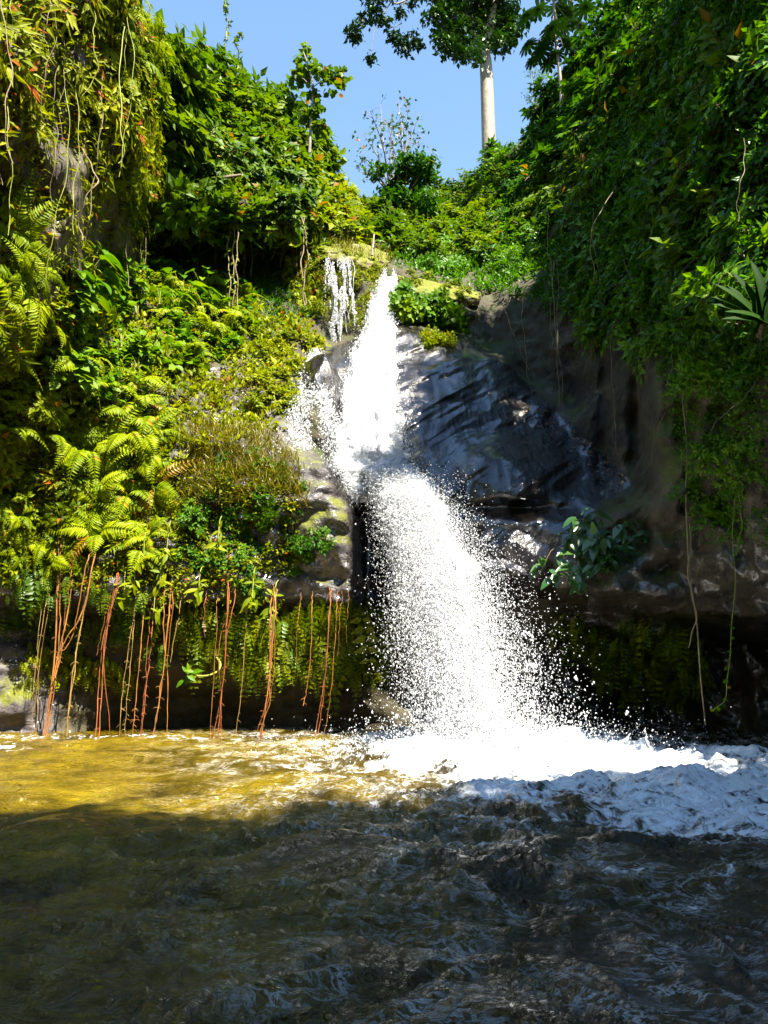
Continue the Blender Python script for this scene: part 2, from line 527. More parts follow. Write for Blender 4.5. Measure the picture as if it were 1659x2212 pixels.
# ------------------------------------------------------------------ the gorge walls: one continuous relief
# each column: photo column u, then (v, distance north) from the skyline down to the water
COLS = {
    -700: [(-500, 8), (500, 8), (1000, 9), (1400, 10), (1700, 11)],
    -300: [(-450, 11), (0, 11), (600, 11.5), (1000, 13), (1250, 14), (1330, 15), (1640, 14.5)],
    0: [(-400, 12.4), (0, 12.4), (300, 12.7), (560, 13.2), (700, 14.2), (850, 15.2), (1000, 15.9), (1270, 16.2), (1320, 17.4), (1420, 17.2), (1440, 16.6), (1590, 16.7)],
    150: [(-250, 13), (0, 13.0), (150, 13.3), (300, 14.2), (560, 14.8), (700, 15.6), (850, 16), (1000, 16.2), (1290, 16.3), (1325, 17.8), (1420, 17.9), (1590, 17.5)],
    260: [(-120, 14.2), (100, 14.6), (300, 15.5), (450, 17.3), (560, 19), (640, 18.6), (760, 17.6), (850, 16.9), (1000, 16.5), (1290, 16.4), (1325, 17.2), (1450, 17.5), (1500, 18.2), (1590, 18.3)],
    330: [(80, 19), (250, 19.3), (430, 19.6), (490, 22), (570, 22.2), (650, 19.8), (750, 18.4), (870, 17.3), (1000, 16.6), (1290, 16.4), (1325, 17.0), (1450, 17.3), (1500, 18.2), (1590, 18.4)],
    500: [(170, 25), (300, 22.4), (440, 20.7), (495, 23.2), (610, 23), (690, 20.4), (800, 18.8), (900, 17.8), (960, 16.9), (1050, 16.6), (1290, 16.4), (1322, 17.0), (1450, 17.3), (1500, 18.2), (1590, 18.4)],
    640: [(270, 28), (400, 24), (480, 21.5), (530, 23.0), (620, 23), (690, 21.4), (730, 20.4), (850, 18.8), (940, 17.8), (1000, 16.8), (1080, 16.5), (1290, 16.5), (1322, 17.0), (1450, 17.3), (1500, 18.2), (1590, 18.4)],
    715: [(390, 30), (480, 25), (535, 22.3), (560, 21.9), (720, 21.6), (770, 20.2), (850, 19.0), (980, 18.0), (1010, 16.9), (1060, 16.6), (1290, 16.6), (1322, 17.0), (1450, 17.3), (1500, 18.2), (1590, 18.4)],
    752: [(430, 31), (500, 25), (545, 22.2), (600, 21.8), (720, 21.4), (780, 20.2), (850, 19.2), (990, 18.2), (1060, 17.2), (1120, 16.8), (1290, 16.8), (1322, 17.0), (1450, 17.3), (1500, 18.2), (1590, 18.4)],
    790: [(460, 32), (520, 25), (560, 22.5), (620, 21.5), (720, 21.0), (800, 20.0), (900, 19.1), (1000, 18.5), (1100, 18.3), (1290, 18.2), (1590, 18.4)],
    860: [(455, 34), (530, 26), (580, 22.6), (620, 21.9), (690, 21.7), (705, 21.0), (800, 19.8), (900, 18.9), (1000, 18.2), (1100, 17.8), (1250, 17.5), (1310, 18.2), (1590, 18.4)],
    960: [(425, 34), (520, 28), (600, 23.2), (640, 22.2), (705, 22.0), (725, 21.2), (800, 20.0), (900, 18.8), (1000, 17.8), (1100, 17.2), (1230, 16.8), (1300, 17.8), (1590, 18.4)],
    1060: [(345, 34), (450, 29), (600, 23.6), (680, 22.6), (740, 22.4), (770, 21.2), (850, 19.8), (960, 18.2), (1060, 17.2), (1120, 16.7), (1230, 16.3), (1300, 17.4), (1590, 18.2)],
    1150: [(290, 33), (450, 26.5), (600, 22.8), (720, 21.8), (800, 21.6), (850, 20.6), (950, 18.9), (1060, 17.2), (1130, 16.3), (1240, 15.9), (1310, 17.0), (1590, 17.8)],
    1230: [(200, 31), (400, 24.5), (600, 21.4), (760, 20.6), (860, 20.6), (930, 19.6), (1000, 18.2), (1080, 16.9), (1150, 15.8), (1270, 15.3), (1330, 17.0), (1420, 18.4), (1595, 18.6)],
    1300: [(60, 29), (300, 23), (500, 20), (700, 18.9), (900, 18.6), (980, 18.4), (1060, 17.0), (1130, 15.7), (1280, 14.9), (1330, 16.6), (1420, 18.4), (1600, 18.6)],
    1360: [(-20, 26), (300, 20), (600, 17.5), (800, 17.2), (960, 17.0), (1050, 16.4), (1120, 15.3), (1280, 14.6), (1340, 16.3), (1420, 18.4), (1600, 18.6)],
    1430: [(-90, 22), (300, 17.5), (600, 15.6), (800, 15.2), (1000, 14.8), (1150, 14.3), (1290, 14.2), (1340, 15.6), (1420, 18.0), (1600, 18.4)],
    1540: [(-170, 17), (300, 14.4), (700, 13.2), (1000, 13.0), (1220, 13.2), (1330, 14.6), (1400, 17.2), (1610, 17.6)],
    1659: [(-260, 14), (300, 12), (700, 11.4), (1000, 11.5), (1230, 12), (1330, 13.4), (1400, 16.2), (1620, 16.6)],
    1900: [(-40, 10.8), (500, 9.6), (1230, 10), (1400, 13.5), (1650, 14)],
    2400: [(150, 7.9), (600, 7.4), (1200, 7.6), (1800, 8)],
}
CK = sorted(COLS)


def sky_v(u):
    return np.interp(u, CK, [COLS[k][0][0] for k in CK])


def base_Y(u, v):
    """relief distance for arrays u, v"""
    u = np.asarray(u, float); v = np.asarray(v, float)
    prof = np.stack([np.interp(v, [a for a, _ in COLS[k]], [b for _, b in COLS[k]]) for k in CK], 0)
    idx = np.clip(np.searchsorted(CK, u) - 1, 0, len(CK) - 2)
    ck = np.array(CK, float)
    t = np.clip((u - ck[idx]) / (ck[idx + 1] - ck[idx]), 0, 1)
    t = t * .5 + .5 * t * t * (3 - 2 * t)
    a = np.take_along_axis(prof, idx[None], 0)[0]; b = np.take_along_axis(prof, idx[None] + 1, 0)[0]
    return a * (1 - t) + b * t


us = np.concatenate([np.linspace(-700, -20, 36), np.arange(-10, 1672, 6.0), np.linspace(1690, 2400, 36)])
NR = 300
NC = len(us)
vsky = sky_v(us)
Yb = np.array([np.interp(u, CK, [COLS[k][-1][1] for k in CK]) for u in us])
tb = (-1.0 - CAMZ) / Yb
vbot = CV - FPX * (tb * CP - SP) / (CP + tb * SP)
ss = np.linspace(0, 1, NR)
GU = np.repeat(us[None], NR, 0)
GV = vbot[None] + (vsky - vbot)[None] * ss[:, None]
GY = base_Y(GU, GV)


def blur(A, n):
    for _ in range(n):
        B = np.pad(A, 1, mode='edge')
        A = (B[:-2, 1:-1] + B[2:, 1:-1] + B[1:-1, :-2] + B[1:-1, 2:] + 4 * B[1:-1, 1:-1]) / 8
    return A


GY = blur(GY, 3)
G0 = P(GU, GV, GY)


def blob(cu, cv, ru, rv, amp, sharp=1.0):
    d = ((GU - cu) / ru) ** 2 + ((GV - cv) / rv) ** 2
    return amp * np.exp(-d ** sharp)


def zone_soft(poly, soft):
    """0..1 mask of a photo polygon with a soft noisy edge"""
    return sstep(-soft, soft, -sdist(GU, GV, poly))


def sdist(u, v, poly):
    poly = np.asarray(poly, float); n = len(poly)
    d = np.full(np.shape(u), 1e9); inside = np.zeros(np.shape(u), bool)
    for i in range(n):
        ax, ay = poly[i]; bx, by = poly[(i + 1) % n]
        ex, ey = bx - ax, by - ay
        t = np.clip(((u - ax) * ex + (v - ay) * ey) / (ex * ex + ey * ey + 1e-9), 0, 1)
        d = np.minimum(d, np.hypot(u - ax - t * ex, v - ay - t * ey))
        c = ((ay > v) != (by > v)) & (u < ex * (v - ay) / (ey + 1e-12) + ax)
        inside ^= c
    return np.where(inside, -d, d)


Z_SLAB = [(700, 1010), (700, 760), (850, 700), (985, 718), (1100, 790), (1210, 900), (1370, 1045), (1270, 1110), (1215, 1180), (1200, 1290), (880, 1320), (790, 1310), (765, 1060)]
Z_RIGHT = [(1210, 905), (1180, 760), (1210, 640), (1300, 620), (1400, 640), (1500, 700), (1700, 900), (2400, 900), (2400, 1900), (1180, 1900), (1190, 1290), (1215, 1180), (1275, 1105), (1370, 1045)]
Z_LEDGE = [(380, 960), (430, 790), (560, 800), (620, 900), (700, 1000), (760, 1060), (790, 1310), (840, 1900), (-700, 1900), (-700, 1240), (0, 1240), (220, 1200), (330, 1010)]
Z_LEFT = [(-700, -700), (270, -300), (330, 80), (330, 560), (250, 620), (200, 700), (-700, 800)]
zs, zr, zl = zone_soft(Z_SLAB, 18), zone_soft(Z_RIGHT, 25), zone_soft(Z_LEDGE, 15)
zc = zone_soft(Z_LEFT, 25)
# rough relief everywhere, then what each rock really looks like
disp = 0.35 * fbm(G0 * .55, 4, 3) * (1 - .75 * zs) + .12 * fbm(G0 * 1.9, 3, 9) * (1 - .6 * zs)
disp += .55 * fbm(G0 * .42, 3, 13) * (1 - zs) * (1 - zl) * (1 - .7 * zr) * sstep(640, 520, GV)
# slab: long diagonal water-worn ribs and flat strata steps low down
rot = np.array([[.80, 0, .60], [0, 1, 0], [-.60, 0, .80]])
q = G0 @ rot.T
rib = ridged(q * np.array([.30, .3, 1.15]), 3, 21)
disp += zs * (.16 * rib)
zz = G0[..., 2] + .25 * fbm(G0 * .8, 2, 5) + .10 * G0[..., 0]
st = np.abs(((zz * 1.5) % 1.0) - .5) * 2
disp += zs * sstep(1040, 1110, GV) * .16 * (st ** .5 - .6)
disp += zl * .10 * (np.abs(((G0[..., 2] * 2.2 + .4 * fbm(G0 * .9, 2, 8)) % 1) - .5) * 2)
# the dark rounded bulge in the slab, with its undercut
disp += blob(1120, 1020, 110, 62, .55, 1.5) + blob(1090, 930, 120, 30, -.25) - blob(1130, 1098, 120, 16, .35)
disp += blob(700, 890, 38, 100, .55, 1.5)                      # boulder nose behind the thin left veil
# right cliff: leaning folds
q2 = G0 @ np.array([[.86, 0, .5], [0, 1, 0], [-.5, 0, .86]]).T
disp += zr * (.30 * ridged(q2 * np.array([1.0, .5, .35]), 3, 31))
for cu, cv, ru, rv, am in ((1340, 880, 26, 130, .5), (1410, 850, 30, 120, .55), (1372, 900, 12, 110, -.6), (1300, 900, 14, 120, -.5), (1265, 830, 25, 110, .4), (1450, 1000, 40, 120, .35)):
    disp += blob(cu, cv, ru, rv, am)
lx, ly = (GU - 1440), (GV - 1150)
disp += zr * blob(1400, 1150, 120, 130, .22) * np.sin((GU * .55 + GV * .8) / 13.0 + 2 * fbm(G0 * .7, 2, 4))
# left cliff: deep hollow behind the hanging plants
disp += zc * .55 * ridged(G0 * np.array([.6, .6, .22]), 3, 41)
dv = norm(G0 - np.array([0, 0, CAMZ]))
GP = G0 - dv * disp[..., None]
dU = np.gradient(GP, axis=1); dV = np.gradient(GP, axis=0)
GN = norm(np.cross(dU, dV))
GN = np.where((np.sum(GN * dv, -1) > 0)[..., None], -GN, GN)

# plateau behind the skyline
NB = 10
back = []
for k in range(1, NB + 1):
    p = GP[-1].copy()
    d = norm(np.stack([GP[-1][:, 0] * .6, np.full(NC, 12.0), np.zeros(NC)], -1))
    dist = k * k * .5
    p = p + d * dist
    p[:, 2] += dist * .12 - .25 * k + .5 * fbm(p * .15, 2, 2)
    back.append(p)
FULL = np.concatenate([GP, np.array(back)], 0)
NRF = NR + NB
wetA = np.clip(zr * sstep(1080, 1260, GV) * .8 + zs * .25 +  blob(420, 1190, 300, 160, .5) + blob(620, 1150, 160, 120, .4), 0, 1)
mossA = np.clip(blob(40, 1480, 120, 70, .6) + blob(1470, 900, 60, 190, .42) + blob(1390, 1120, 30, 60, .12) + blob(690, 1150, 70, 90, .5) + blob(935, 740, 50, 28, .45)
                + blob(1040, 745, 60, 25, .3) + blob(480, 840, 130, 60, .1) - zs * .1 - sstep(1320, 1400, GV) * .25, -1, 1)
attrW = np.concatenate([wetA, np.zeros((NB, NC))]).ravel(); attrM = np.concatenate([mossA, np.zeros((NB, NC))]).ravel()
under = sstep(1305, 1345, GV)  # below the overhangs the rock turns dark: shade put into its colour
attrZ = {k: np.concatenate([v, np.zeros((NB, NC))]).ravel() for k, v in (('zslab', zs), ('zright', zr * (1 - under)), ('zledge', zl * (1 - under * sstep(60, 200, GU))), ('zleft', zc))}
ii = (np.arange(NRF - 1)[:, None] * NC + np.arange(NC - 1)[None]).ravel()
FQ = np.stack([ii, ii + 1, ii + NC + 1, ii + NC], -1)
fr, fc = ii // NC, ii % NC
rr = np.minimum(fr, NR - 1)
fu, fv = GU[rr, fc] + 3, GV[rr, fc]
isback = fr >= NR - 1
zone_of = np.full(len(FQ), 0)
for zi, poly in ((4, Z_LEFT), (3, Z_LEDGE), (2, Z_RIGHT), (1, Z_SLAB)):
    zone_of[(sdist(fu, fv, poly) < 0) & ~isback] = zi
NFULL = norm(np.cross(np.gradient(FULL, axis=1), np.gradient(FULL, axis=0))).reshape(-1, 3)
for zi, (nm, mt) in enumerate((('hillside', 'soil'), ('waterfall_rock', 'soil'), ('right_cliff', 'soil'), ('left_ledge', 'soil'), ('left_cliff', 'soil'))):
    f = FQ[zone_of == zi]
    used, inv = np.unique(f, return_inverse=True)
    me = mesh_np(nm, FULL.reshape(-1, 3)[used], inv.reshape(-1, 4), M[mt], True, {'wet': attrW[used], 'moss': attrM[used], **{k: v[used] for k, v in attrZ.items()}})
    me.normals_split_custom_set_from_vertices([tuple(n) for n in NFULL[used]])
    obj(nm, me, kind='structure')

# face samples for planting
cP = (GP[:-1, :-1] + GP[1:, 1:]) / 2
cN = GN[:-1, :-1]
cU = (GU[:-1, :-1] + GU[1:, 1:]) / 2
cV = (GV[:-1, :-1] + GV[1:, 1:]) / 2
cA = np.linalg.norm(np.cross(GP[:-1, 1:] - GP[:-1, :-1], GP[1:, :-1] - GP[:-1, :-1]), axis=-1)
cA[cP[..., 2] < .15] = 0


def sample(poly, n, mind=0.0, px=0.5):
    """n points on the relief inside a photo polygon; px blends between even-by-area and even-by-photo spread"""
    inside = sdist(cU, cV, poly) < 0
    w = np.where(inside, np.maximum(cA, 0) ** (1 - px), 0).ravel()
    w[cA.ravel() == 0] = 0
    w /= w.sum()
    pick = RG.choice(len(w), size=n * (5 if mind else 1), p=w)
    pp = cP.reshape(-1, 3)[pick] + RG.normal(0, .055, (len(pick), 3))
    nn = cN.reshape(-1, 3)[pick]
    if mind:
        keep = []
        for i in range(len(pp)):
            if all(np.sum((pp[i] - pp[j]) ** 2) > mind * mind for j in keep):
                keep.append(i)
                if len(keep) >= n: break
        pp, nn, pick = pp[keep], nn[keep], pick[keep]
    return pp, nn, cU.ravel()[pick], cV.ravel()[pick]


def surf(u, v):
    """relief point and normal nearest to photo pixel (u, v)"""
    j = int(np.argmin(np.abs(us - u))); i = int(np.argmin(np.abs(GV[:, j] - v)))
    return GP[i, j], GN[i, j]


# banks that go on beside and behind the camera
def bank(name, side):
    xs = np.concatenate([np.linspace(0, 6, 14), np.linspace(8, 40, 10)])
    ys = np.linspace(-34, 9.5, 40)
    X, Yy = np.meshgrid(xs, ys)
    z = -1 + 9.5 * sstep(0, 5.5, X) + .22 * X
    p = np.stack([side * (7.6 + X + .9 * np.sin(Yy * .45)), Yy, z], -1)
    p = p + .5 * fbm(p * .35, 3, 50 + side)[..., None]
    i2 = (np.arange(len(ys) - 1)[:, None] * len(xs) + np.arange(len(xs) - 1)[None]).ravel()
    F = np.stack([i2, i2 + 1, i2 + len(xs) + 1, i2 + len(xs)], -1)
    if side < 0: F = F[:, ::-1]
    obj(name, mesh_np(name, p.reshape(-1, 3), F, M['soil'], True), kind='structure')


bank('right_bank', 1)
bank('left_bank', -1)
xs = np.linspace(-30, 30, 31); ys = np.linspace(-60, -17, 16)
X, Yy = np.meshgrid(xs, ys)
z = -1.2 + 7 * sstep(-20, -34, Yy) + .5 * fbm(np.stack([X, Yy, X * 0], -1) * .2, 3, 77)
i2 = (np.arange(15)[:, None] * 31 + np.arange(30)[None]).ravel()
obj('rear_bank', mesh_np('rear_bank', np.stack([X, Yy, z], -1).reshape(-1, 3), np.stack([i2, i2 + 1, i2 + 32, i2 + 31], -1), M['soil']), kind='structure')

# ground sheet far around, under everything, to the horizon
g = 900.0
gx = np.array([(-g, -g, -2.5), (g, -g, -2.5), (g, g, -2.5), (-g, g, -2.5)])
obj('ground', mesh_np('ground', gx, [(0, 1, 2, 3)], M['soil']), kind='structure')

# ------------------------------------------------------------------ pool
IMP = np.array([1.8, 12.9])                      # where the fall strikes the pool
yr = [-30.0, -20.0, -12.0, -6.0, -3.0, -1.0, 0.3, 1.2, 1.8]
while yr[-1] < 20: yr.append(yr[-1] * 1.0068)
yr = np.array(yr)
cc = np.concatenate([-1 - np.linspace(1, .1, 8), np.linspace(-1, 1, 430), 1 + np.linspace(.1, 1, 8)])
Yw = np.repeat(yr[:, None], len(cc), 1)
A = .56 * np.maximum(Yw + 1, 1) + .5
Xw = np.where(np.abs(cc)[None] <= 1, A * cc[None], np.sign(cc)[None] * (A + (np.abs(cc)[None] - 1) * np.maximum(14 - A, 1)))
FOAM = [(770, 1596), (800, 1645), (880, 1676), (960, 1712), (1080, 1765), (1180, 1808), (1400, 1826), (1659, 1832), (1950, 1845), (2100, 1700), (1750, 1655), (1560, 1640), (1450, 1622), (1330, 1606), (1200, 1592), (900, 1590)]
fw = PW([a for a, _ in FOAM], [b for _, b in FOAM])[:, :2]
w2 = np.stack([Xw, Yw, 0 * Xw], -1)
wob = .5 * fbm(w2 * .9, 3, 61)
sd = sdist(Xw, Yw, fw) + wob
foam = np.clip(sstep(1.0, -1.2, sd) * .84 + .32 * sstep(3.6, .6, np.hypot(Xw - IMP[0] - .5, (Yw - IMP[1]) * 1.2)) * (sd < .6), 0, 1)
foam = np.maximum(foam, .36 * sstep(4.2, .2, sd) * sstep(-3.5, -.5, Xw))           # torn flecks around
edge = PW([-60, 150], [1585, 1680])
lf = np.exp(-(((Xw + 7.4) / 1.4) ** 2 + ((Yw - 14.2) / 1.1) ** 2))
foam = np.maximum(foam, .75 * lf)
foam = np.maximum(foam, .40 * sstep(1.0, .1, np.abs(Yw - 16.0)) * (Xw < 0))
di = np.hypot(Xw - IMP[0], Yw - IMP[1])
calm = 1 - .62 * sstep(0.5, -2.5, Xw) * sstep(7.0, 9.5, Yw)
warp = np.stack([fbm(w2 * .6, 2, 63), fbm(w2 * .6, 2, 64), 0 * Xw], -1) * .8
hq = (w2 + warp) * np.array([.75, 1.35, 1])
Hh = .050 * ridged(hq * .9, 2, 65) + .030 * ridged(hq * 2.3, 2, 67) + .020 * ridged(hq * 5.5, 2, 69) + .007 * ridged(hq * 13, 2, 79) + .05 * np.sin(di * 1.9 + 1.4 * fbm(w2 * .5, 2, 70))
Hh *= 1.25 * calm * (.75 + .6 * np.exp(-di / 6))
lump = np.maximum(fbm((w2 + warp * .7) * 1.5, 3, 72) + .25, 0) + .30 * fbm((w2 + warp) * 4.0, 4, 82, .6)
Hh += foam ** 2 * (.17 * lump + .10 * sstep(3.0, 0, di)) * sstep(-.5, 1.0, Xw)
Hh *= (Yw > .2)
silt = np.clip(.15 + .85 * sstep(2.6, -2.4, Xw + .7 * fbm(w2 * .5, 3, 75)) - .15 * sstep(6, 2, Yw), 0, 1)
glints = np.clip(sstep(-3.0, 1.0, Xw + .25 * (Yw - 6)) * (.45 + .55 * sstep(9, 11, Yw + .3 * Xw)) + .35 * sstep(5.5, 3, Yw) * sstep(-2.5, .5, Xw), 0, 1)  # where the painted glint streaks lie on the water
nc = len(cc)
i2 = (np.arange(len(yr) - 1)[:, None] * nc + np.arange(nc - 1)[None]).ravel()
FW = np.stack([i2, i2 + 1, i2 + nc + 1, i2 + nc], -1)
obj('pool_water', mesh_np('pool_water', np.stack([Xw, Yw, Hh], -1).reshape(-1, 3), FW, M['water'], True, {'foam': foam.ravel(), 'silt': silt.ravel(), 'glints': glints.ravel()}), kind='structure')


def water_h(x, y):
    i = int(np.argmin(np.abs(yr - y))); j = int(np.argmin(np.abs(Xw[i] - x)))
    return float(Hh[i, j])

# ------------------------------------------------------------------ waterfall
OCT_V = np.array([(1, 0, 0), (-1, 0, 0), (0, 1, 0), (0, -1, 0), (0, 0, 1), (0, 0, -1)], float)
OCT_F = np.array([(0, 2, 4), (2, 1, 4), (1, 3, 4), (3, 0, 4), (2, 0, 5), (1, 2, 5), (3, 1, 5), (0, 3, 5)])


TET_V = np.array([(1, 1, 1), (-1, -1, 1), (-1, 1, -1), (1, -1, -1)], float) * .72
TET_F = np.array([(0, 2, 1), (0, 1, 3), (0, 3, 2), (1, 2, 3)])


def drops(name, pos, size, vel, stretch, label, mat):
    n = len(pos)
    OCT_V, OCT_F = TET_V, TET_F
    m = len(OCT_V)
    D = norm(vel); a = rand_dirs(n)
    X = norm(np.cross(D, a)); Y_ = np.cross(D, X)
    jit = RG.uniform(.7, 1.3, (n, m, 1))
    V = pos[:, None] + size[:, None, None] * jit * (OCT_V[None, :, 0:1] * X[:, None] + OCT_V[None, :, 1:2] * Y_[:, None] + OCT_V[None, :, 2:3] * D[:, None] * np.asarray(stretch).reshape(-1, 1, 1))
    F = (OCT_F[None] + (np.arange(n) * m)[:, None, None]).reshape(-1, 3)
    return obj(name, mesh_np(name, V.reshape(-1, 3), F, mat, True), label=label, kind='stuff')


def stream(name, path, off, nrow, ncol, seed, rag=.25, parent=None):
    """a body of white water hugging the rock: path rows are (u, v, half width in px)"""
    pa = smooth_path([(a, b, c) for a, b, c in path], nrow)
    c = np.linspace(-1, 1, ncol)
    V = []
    for i, (u, v, hw) in enumerate(pa):
        w = hw * (1 + rag * fbm(np.stack([c * 0 + seed, np.full(ncol, i * .22), np.sign(c) * 3], -1), 3, seed))
        uu = u + c * w
        b = np.array([surf(a, v)[0] for a in (u - hw, u, u + hw)])
        p = np.stack([np.interp(c, (-1, 0, 1), b[:, k]) for k in range(3)], -1)
        Y0 = p[:, 1]
        bulge = off * (1 - np.abs(c) ** 2.5) * (.9 + .22 * fbm(np.stack([c * 6, np.full(ncol, i * .05), c * 0 + seed], -1), 4, seed + 1)) - .06 * np.abs(c) ** 6
        V.append(P(uu, np.full(ncol, v), Y0 - bulge - .05))
    V = np.array(V)
    i2 = (np.arange(nrow - 1)[:, None] * ncol + np.arange(ncol - 1)[None]).ravel()
    F = np.stack([i2, i2 + ncol, i2 + ncol + 1, i2 + 1], -1)
    me = mesh_np(name, V.reshape(-1, 3), F, M['white'])
    return obj(name, me, parent, kind=None if parent else 'structure'), V


wf, SV = stream('waterfall', [(842, 597, 16), (835, 625, 22), (823, 680, 31), (812, 740, 41), (801, 800, 54), (797, 880, 64), (797, 950, 72), (800, 1000, 80), (812, 1040, 74), (828, 1085, 60)], .5, 130, 48, 3, .18)
# fine drops leaving the edges of the upper fall
E = SV.reshape(-1, 3)
n = 20000
ri = RG.integers(4, 130, n); side = RG.choice([0, 47], n)
bp = SV[ri, side]
away = np.where(side == 0, -1, 1)
ex = np.abs(RG.exponential(.085, n)) * (.3 + (ri / 100.0) ** 1.5)
pos = bp + np.stack([away * (ex - .16), -RG.uniform(0, .5, n), RG.normal(0, .1, n)], -1)
inn = RG.random(n) < .25
pos[inn] = SV[ri[inn], RG.integers(3, 45, inn.sum())] + np.stack([RG.normal(0, .04, inn.sum()), -np.abs(RG.normal(0, .10, inn.sum())), RG.normal(0, .1, inn.sum())], -1)
drops('edge_spray', pos, RG.lognormal(math.log(.0070), .4, n), np.tile([0, -.2, -1.0], (n, 1)), np.full(n, 2.2), 'fine white drops leaving the edges of the upper waterfall', M['drop'])

# the solid heart of the lower fall: a ragged rope of white water in free flight
S0 = P(822, 1008, 17.8)
TT = np.linspace(-.10, .97, 150)
cen = S0 + np.outer(TT, [1.75, -4.7, -1.5]); cen[:, 2] -= 4.9 * np.clip(TT, 0, 9) ** 2
th = np.linspace(0, 2 * math.pi, 56, endpoint=False)
wx = (.62 - .06 * np.clip(TT, 0, 1) ** .5)[:, None]; wy = (.30 + .12 * TT)[:, None]
tp_ = sstep(-.11, .03, TT)[:, None]; wx = wx * (.25 + .75 * tp_); wy = wy * tp_
body = cen[:, None] + np.stack([wx * np.cos(th), wy * np.sin(th), 0 * wx * th], -1)
out_d = np.stack([np.cos(th) * np.ones((150, 1)), .8 * np.sin(th) * np.ones((150, 1)), 0 * wx * th], -1)
ql = body.copy(); ql[..., 2] += 4.0 * TT[:, None]
body = body + out_d * (.30 * fbm(ql * np.array([1.7, 1.7, 1.1]), 2, 91) + .24 * fbm(ql * np.array([5, 5, 3.2]), 3, 92) + .05 * fbm(ql * 14, 2, 94))[..., None] * (.35 + .8 * np.clip(TT, 0, 1))[:, None, None]
i2 = (np.arange(149)[:, None] * 56 + np.arange(56)[None]).ravel(); j2 = (np.arange(149)[:, None] * 56 + (np.arange(56)[None] + 1) % 56).ravel()
obj('lower_waterfall', mesh_np('lower_waterfall', body.reshape(-1, 3), np.stack([i2, i2 + 56, j2 + 56, j2], -1), M['white']), kind='structure')

# the lower jet: packets of water thrown off the rock, falling freely
def jet(npack, per, vmean, vsig, ssig0, ssig1, size, seed, u0, u1, bias=0.0):
    t = RG.uniform(0, 1.15, npack) ** .85
    s = np.clip(RG.beta(1.8, 1.8, npack), 0, 1)
    src = P(u0 + (u1 - u0) * s, 1012 + 30 * RG.random(npack), 17.75 - .35 * np.sin(s * math.pi))
    vel = np.stack([vmean[0] + vsig[0] * RG.normal(0, 1, npack) + .6 * (s - .5), vmean[1] + vsig[1] * RG.normal(0, 1, npack), vmean[2] + vsig[2] * RG.normal(0, 1, npack)], -1)
    c = src + vel * t[:, None]; c[:, 2] -= 4.9 * t * t
    vv = vel.copy(); vv[:, 2] -= 9.8 * t
    sg = ssig0 + ssig1 * t
    kk = RG.integers(max(per // 3, 1), per * 2, npack)
    idx = np.repeat(np.arange(npack), kk)
    off = RG.normal(0, 1, (len(idx), 3)) * sg[idx][:, None]
    off += norm(vv)[idx] * (RG.normal(0, 2.6, len(idx)) * sg[idx])[:, None]
    p = c[idx] + off
    sz = RG.lognormal(math.log(size), .42, len(idx))
    ok = p[:, 2] > .02
    return p[ok], sz[ok], vv[idx][ok]


core = jet(2000, 38, (1.72, -4.8, -1.5), (.24, .65, .45), .035, .125, .0085, 1, 776, 862)
mid = jet(3800, 26, (1.8, -4.8, -1.45), (.50, .9, .60), .04, .18, .0066, 2, 774, 868)
wide = jet(2200, 9, (2.05, -4.8, -1.3), (.65, 1.0, .7), .05, .22, .0056, 3, 785, 880)
n = 26000                                          # rebound from the pool
a = RG.uniform(0, 2 * math.pi, n); rad = np.abs(RG.normal(0, 1.0, n))
t = RG.uniform(0, .5, n); v0 = np.stack([RG.normal(.9, 1.5, n), RG.normal(-.3, 1.2, n), np.abs(RG.normal(1.6, .9, n))], -1)
reb = np.stack([IMP[0] - .15 + 1.35 * rad * np.cos(a), IMP[1] + .1 + .9 * rad * np.sin(a), np.full(n, .1)], -1) + v0 * t[:, None]
reb[:, 2] -= 4.9 * t * t
ok = reb[:, 2] > .03
reb, rs, rv = reb[ok], RG.lognormal(math.log(.0062), .45, ok.sum()), v0[ok]
allp = np.concatenate([core[0], mid[0], wide[0], reb]); alls = np.concatenate([core[1], mid[1], wide[1], rs]); allv = np.concatenate([core[2], mid[2], wide[2], rv])
drops('lower_fall_spray', allp, alls, allv, RG.uniform(1.0, 2.0, len(allp)), 'white spray of the lower waterfall bursting into the pool', M['drop'])
print('drops', len(allp))

# ------------------------------------------------------------------ thin veils beside the main fall
def veil(name, lines, seed, label):
    """strings of falling water: each line is a list of (u, v) with its own distance"""
    mb = MB()
    for pts, r in lines:
        tube(mb, smooth_path(pts, 14) + RG.normal(0, .012, (14, 3)), np.clip(r * (1 + .5 * RG.normal(0, 1, 14)), .004, .09), 4)
    return obj(name, mb.mesh(name, M['white']), label=label, kind='stuff')


ln = []
for k in range(9):
    u = RG.normal(716, 7) + (RG.random() < .55) * RG.normal(30, 6)
    v1 = RG.uniform(600, 730)
    pts = [surf(u - 8, 562)[0] + np.array([0, -.12, .08])] + [P(u + 3 * RG.normal() + (v - 570) * .02, v, 21.25 - .10 * (v > 600)) for v in np.linspace(582, v1, 5)]
    ln.append((pts, RG.uniform(.003, .008)))
veil('thin_veil', ln, 1, 'thin strings of water falling from the cap rock')
dp, dsz = [], []
for k in range(13000):
    s = RG.random() ** .9
    u = RG.choice([709, 716, 726, 740, 752]) + (RG.choice([6, 14]) if s > .3 else 0) * s + RG.normal(0, 3 + 5 * s); v = 562 + 185 * s + 6 * RG.normal()
    if fbm(np.array([u * .16, v * .02, 7.0]), 2, 6) < -.05 + .25 * s: continue
    dp.append(P(u, v, 21.2 - RG.random() * .3)); dsz.append(RG.lognormal(math.log(.0072), .5))
